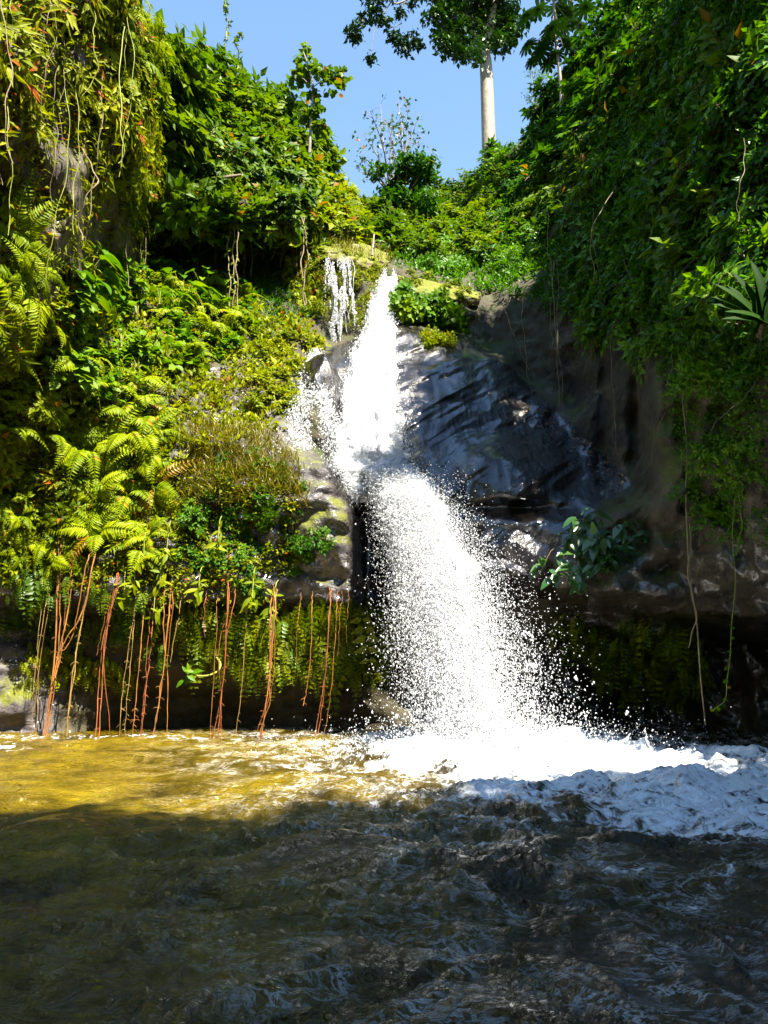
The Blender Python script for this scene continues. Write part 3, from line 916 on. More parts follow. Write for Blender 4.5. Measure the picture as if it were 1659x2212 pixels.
for k in range(9500):                              # the veil spreading over the boulder at left
    s = RG.random(); w = RG.beta(.9, 1.1)
    u = 690 + 40 * s - (20 + 130 * s) * w + RG.normal(0, 4); v = 765 + 225 * s - 25 * (1 - w) * s
    if fbm(np.array([u * .05, s * .9, 3.0]), 2, 5) < -.1 - .4 * (w > .55): continue
    p, nrm = surf(u, v)
    dp.append(p + nrm * RG.uniform(.02, .14) + RG.normal(0, .045, 3)); dsz.append(RG.lognormal(math.log(.0085), .45))
drops('veil_spray', np.array(dp), np.array(dsz), np.tile([-.15, -.2, -1.0], (len(dp), 1)), RG.uniform(1., 2.4, len(dp)), 'white drops of the thin veils beside the main fall', M['drop'])

# ------------------------------------------------------------------ plant prototypes
def shrub_meshes(nm, leaf, size, nb, nsub, per, L, mat, droop=.25, flat=.5, up=.75, zmin=.05, seed=0, whorl=False):
    """stem mesh and foliage mesh of one shrub growing up +Z from the origin, about L tall"""
    sm, fm = MB(), MB()
    for d in rand_dirs(nb, zmin, 1.0):
        l = L * RG.uniform(.55, 1.05) * (.75 + .25 * d[2])
        t = np.linspace(0, 1, 6)[:, None]
        side = norm(np.cross(d, RG.normal(0, 1, 3))) * RG.normal(0, .12) * l
        pts = d * l * t + side * t * t + np.array([0, 0, -droop * l]) * t ** 2.2 + RG.normal(0, .015 * l, (6, 3)) * t
        tube(sm, pts, np.linspace(.018, .005, 6) * L, 4)
        cr = RG.random()
        for k in range(nsub):
            f = RG.uniform(.30, 1.0); i = min(int(f * 5), 4); b = pts[i] + (pts[i + 1] - pts[i]) * (f * 5 - i)
            sd = norm(norm(pts[i + 1] - pts[i]) * .7 + rand_dirs(1)[0] * .9 + np.array([0, 0, .15]))
            sl_ = L * RG.uniform(.16, .34)
            m = per
            q = np.linspace(.15, 1, m)
            sp = b + sd * sl_ * q[:, None] + np.array([0, 0, -droop * sl_]) * (q ** 2)[:, None]
            tube(sm, np.vstack([b, sp[m // 2], sp[-1]]), np.array([.006, .004, .002]) * L, 3)
            if whorl:
                a = np.arange(m) * 2 * math.pi / m + RG.random() * 6
                X = norm(np.cross(sd, [0.3, .2, 1])); Y_ = np.cross(sd, X)
                D = np.cos(a)[:, None] * X + np.sin(a)[:, None] * Y_ + .45 * sd
                leaves(fm, np.tile(sp[-1], (m, 1)), D, np.tile(sd, (m, 1)) + .2 * rand_dirs(m), size * RG.uniform(.7, 1.15, m), leaf, np.clip(.45 * cr + .55 * RG.random(m), 0, 1))
                continue
            alt = np.where(np.arange(m) % 2 == 0, 1, -1)[:, None]
            lat = norm(np.cross(sd, [0, 0, 1]) + 1e-3)
            D = norm(sd * .55 + lat * alt * .8 + np.array([0, 0, -.22]) + .30 * rand_dirs(m))
            D[-1] = norm(sd + [0, 0, -.3])
            Nn = np.array([0, 0, up]) + (1 - flat) * rand_dirs(m) + .35 * d
            leaves(fm, sp, D, Nn, size * RG.uniform(.6, 1.15, m), leaf, np.clip(.45 * cr + .55 * RG.random(m), 0, 1))
    return sm.mesh(nm + '_stem', M['stem'], True), fm.mesh(nm + '_foliage', M[mat], False)


def variants(nm, n, **kw):
    return [shrub_meshes(nm, **kw) for _ in range(n)]


PR = {
    'lime': variants('lime', 4, leaf='ovate', size=.26, nb=13, nsub=7, per=5, L=1.0, mat='lime'),
    'gold': variants('gold', 4, leaf='lance', size=.34, nb=10, nsub=6, per=5, L=1.0, mat='gold', droop=.55),
    'fresh': variants('fresh', 5, leaf='ovate', size=.25, nb=15, nsub=8, per=5, L=1.0, mat='fresh'),
    'herb': variants('herb', 3, leaf='round', size=.28, nb=11, nsub=5, per=4, L=.8, mat='herb', zmin=.2),
    'small': variants('small', 3, leaf='ovate', size=.14, nb=16, nsub=9, per=6, L=.85, mat='lime', zmin=.15),
    'smallg': variants('smallg', 3, leaf='ovate', size=.15, nb=16, nsub=9, per=6, L=.85, mat='fresh', zmin=.15),
    'deep': variants('deep', 4, leaf='ovate', size=.19, nb=14, nsub=8, per=6, L=1.0, mat='deep', droop=.4),
    'shade': variants('shade', 5, leaf='ovate', size=.17, nb=14, nsub=8, per=6, L=1.0, mat='shade', droop=.45),
    'shadeb': variants('shadeb', 4, leaf='ovate', size=.24, nb=11, nsub=6, per=5, L=1.0, mat='fresh', droop=.3),
    'lanced': variants('lanced', 3, leaf='lance', size=.30, nb=12, nsub=7, per=6, L=1.0, mat='shade', whorl=True),
    'big': variants('big', 3, leaf='ovate', size=.085, nb=26, nsub=20, per=6, L=1.0, mat='deep', zmin=-.35, droop=.1),
    'bigl': variants('bigl', 2, leaf='ovate', size=.095, nb=26, nsub=18, per=6, L=1.0, mat='fresh', zmin=-.35, droop=.1),
}


def place_shrub(kind, name, p, n, scale, mix, label, group, cat='shrub', sink=.12):
    ax = Vector([float(c) for c in (np.asarray(n) * mix + np.array([0, 0, 1 - mix]))]).normalized()
    q = Vector((0, 0, 1)).rotation_difference(ax) @ Quaternion((0, 0, 1), random.random() * 6.283)
    sm, fm = random.choice(PR[kind])
    e = empty(name, np.asarray(p) - np.asarray(n) * sink, label, cat, group)
    e.rotation_mode = 'QUATERNION'; e.rotation_quaternion = q
    sx = scale * random.uniform(.9, 1.1)
    e.scale = (sx, sx, scale * random.uniform(.85, 1.15))
    obj('stem', sm, e); obj('foliage', fm, e)
    return e


def shrubs(kind, name, poly, n, mind, smin, smax, mix, label, group, px=.5, sink=.12, cat='shrub', by=()):
    """by: (test on the photo position, label, group) for those that stand beside something one can name"""
    pp, nn, uu, vv = sample(poly, n, mind, px)
    for p, q, u, v in zip(pp, nn, uu, vv):
        lb, gp = label, group
        for test, l2, g2 in by:
            if test(u, v): lb, gp = l2, g2; break
        place_shrub(kind, name, p, q, RG.uniform(smin, smax), mix, lb, gp, cat, sink)


# left cliff crown of leaning trees
shrubs('fresh', 'leafy_shrub', [(335, 60), (460, 150), (560, 210), (660, 280), (700, 390), (620, 400), (500, 330), (340, 300)], 34, .75, 1.1, 1.9, .45,
       'large-leaved green shrub on the crest of the sunny left cliff', 'shrubs along the crest of the left cliff',
       by=((lambda u, v: u > 590, 'large-leaved green shrub around the foot of the slim young tree', 'shrubs around the slim young tree'),
           (lambda u, v: 440 < u < 540, 'large-leaved green shrub below the spire of climbing vine', 'shrubs below the vine spire'),
           (lambda u, v: u < 400, 'large-leaved green shrub between the left crest and the near left cliff', 'shrubs next to the near left cliff')))
shrubs('fresh', 'leafy_shrub', [(335, 280), (500, 330), (620, 390), (650, 500), (520, 485), (400, 470), (330, 420)], 30, .7, 1.0, 1.7, .75,
       'large-leaved green shrub overhanging the dark hollow of the left cliff', 'shrubs overhanging the dark hollow')
shrubs('lime', 'lime_shrub', [(600, 330), (720, 400), (790, 480), (790, 525), (680, 530), (600, 480)], 30, .6, .8, 1.4, .5,
       'yellow-green leafy shrub on the left shoulder above the cap rock', 'shrubs on the left shoulder of the fall')
# near left cliff with hanging plants
shrubs('gold', 'lance_leaved_shrub', [(-250, -380), (150, -250), (250, -100), (300, 120), (310, 350), (230, 420), (120, 250), (-250, 250)], 52, .55, .7, 1.3, .85,
       'golden lance-leaved shrub hanging from the near left cliff', 'hanging shrubs of the near left cliff',
       by=((lambda u, v: v < -10, 'golden lance-leaved shrub on the very top of the near left cliff', 'shrubs on top of the near left cliff'),
           (lambda u, v: v > 150 and u < 170, 'golden lance-leaved shrub hanging over the bare rock of the near left cliff', 'shrubs over the bare rock of the left cliff')))
shrubs('lime', 'lime_shrub', [(200, -50), (320, 60), (350, 330), (300, 460), (240, 300)], 24, .5, .7, 1.15, .7,
       'yellow-green leafy shrub along the outer edge of the near left cliff', 'shrubs on the edge of the near left cliff')
shrubs('gold', 'lance_leaved_shrub', [(-250, 420), (60, 440), (110, 650), (60, 760), (-250, 760)], 16, .5, .5, .95, .85,
       'golden lance-leaved shrub low on the near left cliff above the ferns', 'low shrubs of the near left cliff')
# sunny bank
shrubs('herb', 'broad_leaved_herb', [(120, 640), (200, 560), (330, 590), (520, 640), (560, 700), (500, 760), (330, 830), (150, 870), (90, 760)], 46, .42, .55, .95, .35,
       'bright broad-leaved herb on the sunny left bank', 'broad-leaved herbs on the left bank', cat='plant',
       by=((lambda u, v: v < 660, 'bright broad-leaved herb along the foot of the dark hollow', 'herbs along the foot of the hollow'),
           (lambda u, v: u < 200, 'bright broad-leaved herb beside the foot of the near left cliff', 'herbs beside the near left cliff'),
           (lambda u, v: u > 430, 'bright broad-leaved herb beside the fine-leaved lime shrubs', 'herbs beside the lime shrubs')))
shrubs('small', 'small_leaved_shrub', [(480, 690), (640, 690), (680, 740), (650, 830), (600, 900), (540, 900), (560, 800), (480, 770)], 30, .38, .5, .85, .4,
       'fine-leaved lime shrub beside the thin veil of the fall', 'fine-leaved shrubs beside the veil')
shrubs('lime', 'lime_shrub', [(-100, 760), (120, 800), (330, 850), (380, 950), (330, 1060), (0, 1060), (-100, 950)], 34, .45, .45, .8, .55,
       'low yellow-green shrub among the ferns of the left bank', 'low shrubs among the left bank ferns')
shrubs('gold', 'lance_leaved_shrub', [(60, 1020), (350, 1010), (420, 1120), (380, 1260), (150, 1240)], 26, .42, .35, .65, .7,
       'low golden lance-leaved shrub on the face of the left ledge', 'golden shrubs on the ledge face')
shrubs('deep', 'dark_leaved_shrub', [(400, 1120), (560, 1110), (660, 1160), (730, 1225), (640, 1250), (560, 1280), (400, 1250)], 24, .38, .35, .6, .7,
       'dark glossy small shrub clinging to the face of the left ledge', 'dark shrubs on the ledge face')
shrubs('deep', 'dark_leaved_shrub', [(420, 980), (560, 985), (640, 1040), (650, 1100), (480, 1080), (400, 1060)], 18, .35, .3, .5, .6,
       'short dark shrub in dry stubble on top of the left ledge', 'dark shrubs in the ledge stubble')
shrubs('lime', 'lime_shrub', [(-100, 1040), (90, 1050), (200, 1150), (170, 1250), (-100, 1230)], 16, .4, .4, .7, .75,
       'yellow-green shrub at the foot of the left bank over the dark undercut', 'shrubs over the left undercut')
# back of the gorge
shrubs('smallg', 'small_leaved_shrub', [(790, 470), (960, 430), (1060, 360), (1100, 420), (1040, 560), (900, 570), (810, 540)], 48, .7, 1.1, 2.1, .45,
       'bright fine-leaved shrub on the slope behind the head of the fall', 'shrubs behind the head of the fall',
       by=((lambda u, v: u < 880 and v < 500, 'bright fine-leaved shrub below the dark bush and twiggy tree', 'shrubs below the twiggy tree'),
           (lambda u, v: u > 990, 'bright fine-leaved shrub on the slope under the pale-trunked tree', 'shrubs under the pale-trunked tree'),
           (lambda u, v: v > 530, 'bright fine-leaved shrub just behind the cap rocks', 'shrubs just behind the cap rocks')))
shrubs('deep', 'dark_leaved_shrub', [(1030, 350), (1150, 300), (1250, 180), (1310, 60), (1400, -60), (1440, 100), (1330, 330), (1130, 450), (1050, 440)], 52, .8, 1.2, 2.2, .45,
       'green shrub on the crest of the shaded right slope', 'shrubs along the crest of the right slope',
       by=((lambda u, v: u < 1120, 'green shrub at the foot of the pale-trunked tall tree', 'shrubs at the foot of the tall tree'),
           (lambda u, v: v > 120, 'green shrub on the right crest around the foot of the umbrella tree', 'shrubs around the umbrella tree'),
           (lambda u, v: v > 20, 'green shrub on the right crest level with the umbrella tree leaves', 'shrubs level with the umbrella leaves')))
TH = [
    ('shade', [(1080, 440), (1330, 320), (1330, 480), (1200, 560), (1040, 600), (960, 560)], 34, 'small-leaved green shrub on the right slope below the pale-trunked tree', 'shrubs below the pale-trunked tree'),
    ('shadeb', [(1330, 100), (1480, -120), (1500, 120), (1420, 300), (1320, 330)], 20, 'bright larger-leaved shrub on the right slope beside the umbrella tree', 'shrubs beside the umbrella tree'),
    ('shade', [(1330, 320), (1560, -200), (1560, 300), (1430, 460), (1330, 480)], 38, 'small-leaved green shrub in the dense middle of the right slope thicket', 'shrubs in the middle of the thicket'),
    ('shadeb', [(1440, 300), (1600, 100), (1640, 300), (1540, 480)], 14, 'bright larger-leaved shrub standing out of the right slope thicket', 'bright shrubs of the right slope thicket'),
    ('shade', [(1560, -200), (1800, -250), (2300, 150), (2300, 600), (1800, 520), (1640, 540), (1560, 420)], 50, 'small-leaved green shrub on the right slope above the strap-leaved plant', 'shrubs above the strap-leaved plant'),
    ('shade', [(1200, 560), (1430, 460), (1640, 540), (1700, 620), (1480, 740), (1380, 690), (1290, 700), (1230, 640)], 42, 'small-leaved green shrub along the rim of the bare right cliff', 'shrubs along the rim of the right cliff'),
    ('shadeb', [(1100, 420), (1290, 330), (1300, 430), (1150, 520)], 12, 'bright larger-leaved shrub on the slope under the slender umbrella tree', 'bright shrubs under the umbrella tree'),
]
for kd, poly, n, lb, gp in TH:
    shrubs(kd, 'shade_shrub' if kd == 'shade' else 'bright_shrub', poly, n, .62, .7, 1.6, .6, lb, gp)
shrubs('lanced', 'whorled_shrub', [(900, 520), (1060, 500), (1150, 560), (1130, 620), (1000, 610), (900, 580)], 18, .55, .6, 1.0, .55,
       'whorled lance-leaved shrub beside the right cap rock', 'whorled shrubs beside the right cap rock')
shrubs('shade', 'shade_shrub', [(1400, 600), (1800, 560), (1800, 800), (1560, 860), (1480, 780), (1400, 690)], 36, .5, .5, .95, .75,
       'small-leaved green shrub hanging over the rock of the right cliff', 'shrubs hanging over the right cliff')
shrubs('shade', 'shade_shrub', [(1530, 880), (1800, 840), (1800, 1180), (1560, 1160), (1490, 1050)], 24, .45, .35, .7, .75,
       'short green shrub on the lower part of the right cliff', 'low shrubs of the right cliff')
shrubs('herb', 'ivy_shrub', [(855, 640), (980, 660), (1000, 705), (865, 700)], 14, .3, .5, .75, .9,
       'glossy leafy shrub hanging below the right cap rock', 'shrubs below the right cap rock', sink=-.25)
shrubs('lime', 'lime_shrub', [(600, 480), (690, 540), (700, 690), (660, 690), (640, 600), (590, 530)], 18, .4, .5, .8, .7,
       'yellow-green shrub hanging beside the left cap rock', 'shrubs hanging beside the left cap rock')
shrubs('small', 'small_leaved_shrub', [(760, 590), (820, 580), (790, 700), (740, 720)], 8, .35, .3, .5, .8,
       'fine-leaved shrub on the rock between the veil and the main fall', 'shrubs between veil and fall')

shrubs('small', 'small_leaved_shrub', [(670, 545), (700, 560), (830, 600), (850, 585), (760, 545), (700, 530)], 12, .3, .25, .45, .6,
       'tiny lime shrub fringing the flat left cap rock', 'tiny shrubs fringing the left cap rock', sink=-.05)
shrubs('small', 'small_leaved_shrub', [(870, 600), (960, 605), (1040, 645), (1030, 665), (940, 640), (870, 625)], 12, .3, .25, .45, .6,
       'tiny lime shrub fringing the slanting right cap rock', 'tiny shrubs fringing the right cap rock', sink=-.05)

# ------------------------------------------------------------------ ground cover that nobody could count
def cover(name, poly, n, leaf, mat, size, label, k=5, out_=.7, up=.5, down=0.0, px=.6, lift=.1):
    pp, nn, uu, vv = sample(poly, n, 0, px)
    keep = fbm(pp * 1.3, 3, len(name)) > -.55
    pp, nn = pp[keep], nn[keep]
    n = len(pp)
    mb = MB()
    b = np.repeat(pp, k, 0) + RG.normal(0, size * .35, (n * k, 3)) + np.repeat(nn, k, 0) * RG.uniform(0, lift, (n * k, 1))
    D = norm(rand_dirs(n * k) * .8 + np.repeat(nn, k, 0) * out_ + np.array([0, 0, up - down]))
    Nn = norm(np.repeat(nn, k, 0) * .5 + np.array([0, 0, .9]) + .5 * rand_dirs(n * k))
    leaves(mb, b, D, Nn, size * RG.uniform(.5, 1.2, n * k), leaf, np.clip(np.repeat(RG.random(n), k) * .6 + .4 * RG.random(n * k), 0, 1))
    obj(name, mb.mesh(name, M[mat], False), label=label, kind='stuff')


LB = [(-150, 740), (130, 620), (330, 580), (660, 690), (690, 740), (600, 930), (500, 960), (350, 1010), (0, 1040), (-150, 1000)]
cover('bank_herbs', LB, 2200, 'ovate', 'lime', .17, 'low sunlit herbs covering the left bank')
cover('ledge_herbs', [(-150, 1000), (350, 1000), (620, 1030), (650, 1180), (630, 1300), (-150, 1270)], 2000, 'ovate', 'gold', .11, 'low herbs and creepers on the face of the left ledge', out_=.9, up=.1)
cover('left_cliff_creepers', [(-250, -380), (250, -120), (330, 100), (330, 560), (230, 700), (-250, 760)], 1500, 'lance', 'gold', .2, 'creepers hanging on the near left cliff', out_=.7, up=-.2, down=.4)
cover('hollow_creepers', [(250, 430), (500, 460), (660, 500), (690, 690), (600, 700), (330, 600)], 2600, 'ovate', 'deep', .10, 'dark creepers on the wall of the hollow')
cover('thicket_leaves', [(960, 440), (1300, 100), (1430, -80), (1800, -250), (1800, 800), (1560, 850), (1400, 690), (1240, 680), (1040, 640), (880, 600), (800, 530)], 7500, 'ovate', 'shade', .15, 'mass of small leaves filling the right slope thicket', lift=.3)
cover('crest_leaves', [(330, 80), (560, 215), (700, 380), (800, 470), (800, 530), (660, 520), (500, 470), (330, 440)], 2600, 'ovate', 'fresh', .19, 'mass of leaves filling the crest of the left cliff', lift=.3)
cover('right_cliff_herbs', [(1440, 720), (1800, 780), (1800, 1180), (1540, 1170), (1470, 1000), (1420, 800)], 1500, 'ovate', 'shade', .07, 'small herbs dotted over the right cliff')
cover('cap_moss', [(690, 560), (840, 570), (800, 720), (700, 700)], 1500, 'ovate', 'lime', .06, 'mossy small leaves between the veil and the fall')
cover('rock_cushion', [(905, 728), (930, 722), (950, 735), (985, 730), (978, 752), (945, 745), (925, 756)], 260, 'ovate', 'lime', .10, 'bright green cushion of small leaves on the wet rock', lift=.15)
cover('ledge_stubble', [(400, 930), (560, 930), (640, 1000), (660, 1090), (400, 1080)], 1300, 'blade', 'drygrass', .22, 'dry brown grass stubble on the left ledge', up=.9)
cover('stubble_path', [(400, 800), (560, 830), (560, 930), (400, 960)], 350, 'blade', 'drygrass', .2, 'dry grass on the bare shelf of the left bank', up=.7)
cover('cap_grass', [(690, 525), (850, 535), (850, 575), (760, 580)], 350, 'blade', 'drygrass', .22, 'dry grass on the left cap rock', up=.9)


def curtain(name, poly, n, mat, size, label):
    """small pinnate fronds hanging like a mat"""
    pp, nn, uu, vv = sample(poly, n, 0, .9)
    mb = MB()
    for p, q in zip(pp, nn):
        l = size * RG.lognormal(-.15, .38); m = 7; p = p + q * RG.uniform(0, .25) + RG.normal(0, .09, 3) * [1, .5, 1]
        if fbm(p * 1.1, 2, 33) < -.42: continue
        t = np.linspace(.1, 1, m)
        az = RG.normal(0, .8)
        d0 = norm(q * .55 + np.array([az, 0, .05])); 
        rach = p + (d0 * l * (t * (1 - .55 * t))[:, None] + np.array([0, 0, -1]) * l * (t ** 1.6)[:, None] * .95)
        w = l * .30 * np.sin(np.clip(t * 2.6 + .25, 0, 3.0)) + .01
        lat = norm(np.cross(d0, [0, 0, 1]))
        r = RG.random()
        for sgn in (-1, 1):
            D = norm(lat * sgn + np.array([0, 0, -.45]))
            D = np.tile(D, (m, 1)) + .15 * rand_dirs(m)
            leaves(mb, rach, D, np.tile(d0, (m, 1)), w, 'ovate', np.full(m, r))
    obj(name, mb.mesh(name, M[mat], False), label=label, kind='stuff')


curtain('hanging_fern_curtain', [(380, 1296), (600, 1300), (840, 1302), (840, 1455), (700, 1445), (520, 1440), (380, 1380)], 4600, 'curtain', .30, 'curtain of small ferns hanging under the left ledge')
curtain('left_fern_curtain', [(-100, 1180), (180, 1250), (380, 1296), (380, 1400), (200, 1400), (-100, 1330)], 1100, 'curtain', .26, 'small ferns hanging under the foot of the left bank')
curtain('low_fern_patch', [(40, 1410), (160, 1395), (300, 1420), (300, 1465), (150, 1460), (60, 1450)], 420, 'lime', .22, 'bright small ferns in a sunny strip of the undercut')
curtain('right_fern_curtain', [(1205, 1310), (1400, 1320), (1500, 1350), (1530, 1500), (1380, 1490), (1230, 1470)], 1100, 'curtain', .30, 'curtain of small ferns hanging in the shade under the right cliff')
curtain('cap_fern_curtain', [(600, 520), (690, 560), (700, 690), (640, 660)], 500, 'lime', .3, 'small ferns hanging beside the left cap rock')
curtain('moss_fringe', [(250, -60), (330, 80), (340, 420), (300, 560), (250, 400)], 700, 'lime', .34, 'fringe of ferns along the edge of the near left cliff')

# fallen leaves caught in the gully at the foot of the right cliff
pp, nn, uu, vv = sample([(1120, 880), (1200, 890), (1370, 1035), (1320, 1060), (1200, 980)], 170, 0, .9)
mb = MB(); leaves(mb, pp + nn * .05, rand_dirs(len(pp), -.3, .3), nn, RG.uniform(.07, .15, len(pp)), 'ovate', RG.random(len(pp)))
pp, nn, uu, vv = sample([(880, 760), (1100, 800), (1300, 1040), (1230, 1100), (900, 900)], 90, 0, .9)
leaves(mb, pp + nn * .04, rand_dirs(len(pp), -.3, .3), nn, RG.uniform(.04, .09, len(pp)), 'lance', RG.random(len(pp)))
obj('leaf_litter', mb.mesh('leaf_litter', M['brownleaf'], False), label='dead leaves scattered over the wet rock and its gully', kind='stuff')

# ------------------------------------------------------------------ rocks standing on the head of the fall
def boulder(name, uvc, Y, rx, ry, rz, tilt, mat, label, seed, moss=0.0, sub=4):
    import bmesh
    bm = bmesh.new(); bmesh.ops.create_icosphere(bm, subdivisions=sub, radius=1)
    V = np.array([v.co[:] for v in bm.verts]); F = np.array([[v.index for v in f.verts] for f in bm.faces]); bm.free()
    V = np.sign(V) * np.abs(V) ** .8
    V = V * np.array([rx, ry, rz])
    V = V * (1 + .28 * fbm(V * np.array([1.1, 1.1, .5]) + seed, 5, seed, .6)[:, None]) + .05 * fbm(V * 4 + seed, 3, seed + 2)[:, None]
    V[:, 2] += .04 * np.sin(V[:, 2] * 22 + 3 * fbm(V * 1.5, 2, seed))
    R = np.array(Matrix.Rotation(tilt[0], 3, 'Y') @ Matrix.Rotation(tilt[2] if len(tilt) > 2 else 0, 3, 'X') @ Matrix.Rotation(tilt[1], 3, 'Z'))
    V = V @ R.T
    o = obj(name, mesh_np(name, V, F, M[mat], True, {'wet': np.zeros(len(V)), 'moss': np.full(len(V), moss)}), loc=P(uvc[0], uvc[1], Y), label=label, cat='rock')
    return o


boulder('cap_rock', (768, 558), 22.5, 1.25, 1.0, .20, (math.radians(14), .3, math.radians(42)), 'caprock', 'flat brown cap rock where the thin veil starts', 5, .25)
boulder('cap_rock', (945, 630), 22.4, 1.2, .8, .18, (math.radians(16), .2, math.radians(42)), 'caprock', 'slanting mossy slab right of the lip of the main fall', 9, .35)
boulder('boulder', (700, 885), 19.1, .5, .5, 1.15, (math.radians(-6), 0), 'slab', 'dark wet boulder behind the thin veil left of the main fall', 14)

# ------------------------------------------------------------------ ferns: every frond is a part
def frond_mesh(nm, n, mat, droop, wid, seed):
    mb = MB()
    t = np.linspace(.02, 1, n)
    ra = np.stack([0 * t, t * (1 - .18 * t), .30 * np.sin(t * 2.0) - droop * t ** 2.2], -1)
    tube(mb, ra[::3], np.linspace(.010, .003, len(ra[::3])), 3)
    T = norm(np.gradient(ra, axis=0))
    pl = wid * np.sin(np.clip(.35 + 2.75 * t ** .9, 0, 3.05)) * sstep(.0, .14, t)
    for sgn in (-1, 1):
        lat = np.tile([float(sgn), 0, 0], (n, 1))
        D = lat + .38 * T + np.array([0, 0, -.25]) + .06 * RG.normal(0, 1, (n, 3))
        Nn = np.cross(T, lat) * sgn * -1
        Nn = np.where((Nn[:, 2:3] < 0), -Nn, Nn)
        b = pl > .012
        leaves(mb, ra[b], D[b], Nn[b], pl[b] * RG.uniform(.88, 1.08, b.sum()), 'lance', np.clip(.5 + .25 * RG.normal(0, 1, b.sum()), 0, 1))
    return mb.mesh(nm, M[mat], False)


FR = [frond_mesh('frond', 26, 'fern', d, w, s) for d, w, s in ((.75, .21, 1), (.95, .17, 2), (.5, .24, 3))]
FRD = [frond_mesh('dry_frond', 22, 'dryfern', d, w, s) for d, w, s in ((1.15, .18, 4), (.95, .15, 5))]


def fern(p, nrm, scale, nf, label, group, face=None, dry=.05, tilt=.35):
    e = empty('fern', p, label, 'fern', group)
    ax = Vector([float(c) for c in (np.asarray(nrm) * tilt + np.array([0, 0, 1 - tilt]))]).normalized()
    e.rotation_mode = 'QUATERNION'
    e.rotation_quaternion = Vector((0, 0, 1)).rotation_difference(ax) @ Quaternion((0, 0, 1), random.random() * 6.28)
    e.scale = (scale,) * 3
    for k in range(nf):
        f = obj('frond', random.choice(FRD if random.random() < dry else FR), e)
        f.rotation_euler = (math.radians(random.uniform(5, 50)), random.uniform(-.2, .2), k * 6.283 / nf + random.uniform(-.3, .3))
        s = random.uniform(.7, 1.1); f.scale = (s, s, s)
    return e


def ferns(poly, n, mind, smin, smax, nf, label, group, tilt=.4, dry=.04):
    smin *= 1.25; smax *= 1.3
    pp, nn, uu, vv = sample(poly, n, mind, .6)
    for p, q in zip(pp, nn): fern(p, q, RG.uniform(smin, smax), nf, label, group, tilt=tilt, dry=dry)


ferns([(-80, 700), (90, 720), (260, 790), (360, 900), (330, 1000), (150, 980), (-80, 900)], 22, .5, .6, 1.0, 8,
      'yellow-green fern on the sunny left bank', 'ferns on the left bank')
ferns([(150, 940), (340, 930), (370, 1080), (330, 1220), (180, 1180)], 16, .45, .7, 1.1, 7,
      'long-fronded yellow fern hanging down the left ledge face', 'ferns hanging down the ledge face', tilt=.8, dry=.08)
ferns([(330, 620), (480, 600), (560, 680), (440, 780), (330, 760)], 12, .5, .7, 1.1, 8,
      'bright fern among the broad-leaved herbs', 'ferns among the herbs')
ferns([(-100, 440), (40, 470), (90, 660), (40, 740), (-100, 720)], 12, .45, .7, 1.15, 7,
      'long fern hanging from the foot of the near left cliff', 'ferns at the foot of the near left cliff', tilt=.75)
ferns([(240, 20), (330, 60), (350, 230), (300, 330), (250, 220)], 12, .45, .7, 1.1, 7,
      'pale fern on the outer edge of the near left cliff', 'ferns on the edge of the near left cliff', tilt=.6)
ferns([(590, 480), (680, 500), (690, 600), (640, 580)], 8, .4, .6, .9, 7,
      'golden fern beside the left cap rock', 'ferns beside the left cap rock', tilt=.6, dry=.3)
ferns([(-80, 1080), (120, 1080), (200, 1190), (100, 1240), (-80, 1200)], 10, .4, .45, .75, 7,
      'small fern at the foot of the left bank', 'ferns at the foot of the left bank', tilt=.7)

# ------------------------------------------------------------------ plants with leaves one can pick apart
def leaf_mesh(nm, mat, wid, shape, n=7, fold=.12, curl=.25):
    """one big leaf along +Y, length 1, with a midrib fold and a drooping tip"""
    t = np.linspace(0, 1, n)
    w = wid * np.array([shape(x) for x in t])
    mid = np.stack([0 * t, t, -curl * t ** 2], -1)
    V = np.concatenate([mid, mid + np.stack([-w, 0 * t, fold * w / wid * np.ones(n)], -1), mid + np.stack([w, 0 * t, fold * w / wid * np.ones(n)], -1)])
    F = []
    for i in range(n - 1):
        F += [(i, i + 1, n + i + 1, n + i), (i, 2 * n + i, 2 * n + i + 1, i + 1)]
    return mesh_np(nm, V, F, M[mat], True, {'rnd': np.full(len(V), .6)})


LM = {
    'heart': leaf_mesh('heart_leaf', 'herb', .34, lambda x: max(0, math.sin(math.pi * min(1, .18 + x ** .75 * .82))) ** .7 if x < 1 else 0, 7, .10, .3),
    'oval': leaf_mesh('oval_leaf', 'blue', .21, lambda x: math.sin(math.pi * x ** .85) if x < 1 else 0, 6, .06, .25),
    'strap': leaf_mesh('strap_leaf', 'strap', .085, lambda x: (math.sin(math.pi * min(1, .12 + .88 * x ** .8)) ** .6) if x < 1 else 0, 9, .035, .3),
    'lime': leaf_mesh('lime_leaf', 'lime', .17, lambda x: math.sin(math.pi * x ** .9) if x < 1 else 0, 6, .05, .2),
    'lobe': leaf_mesh('lobe', 'deep', .11, lambda x: (.25 + .75 * x) * (1 - max(0, (x - .72) / .28) ** 2) if x < 1 else 0, 6, .02, .22),
    'teal': leaf_mesh('teal_leaf', 'herb', .2, lambda x: math.sin(math.pi * x ** .85) if x < 1 else 0, 6, .05, .25),
}


def put_leaf(parent, me, p, d, nrm, s):
    """a leaf part at local point p pointing along d"""
    o = obj('leaf', me, parent)
    d = Vector([float(c) for c in d]).normalized(); n = Vector([float(c) for c in nrm])
    n = (n - d * n.dot(d)).normalized(); x = d.cross(n)
    o.matrix_local = Matrix.Translation(Vector([float(c) for c in p])) @ Matrix((x, d, n)).transposed().to_4x4() @ Matrix.Diagonal((s, s, s, 1))
    return o


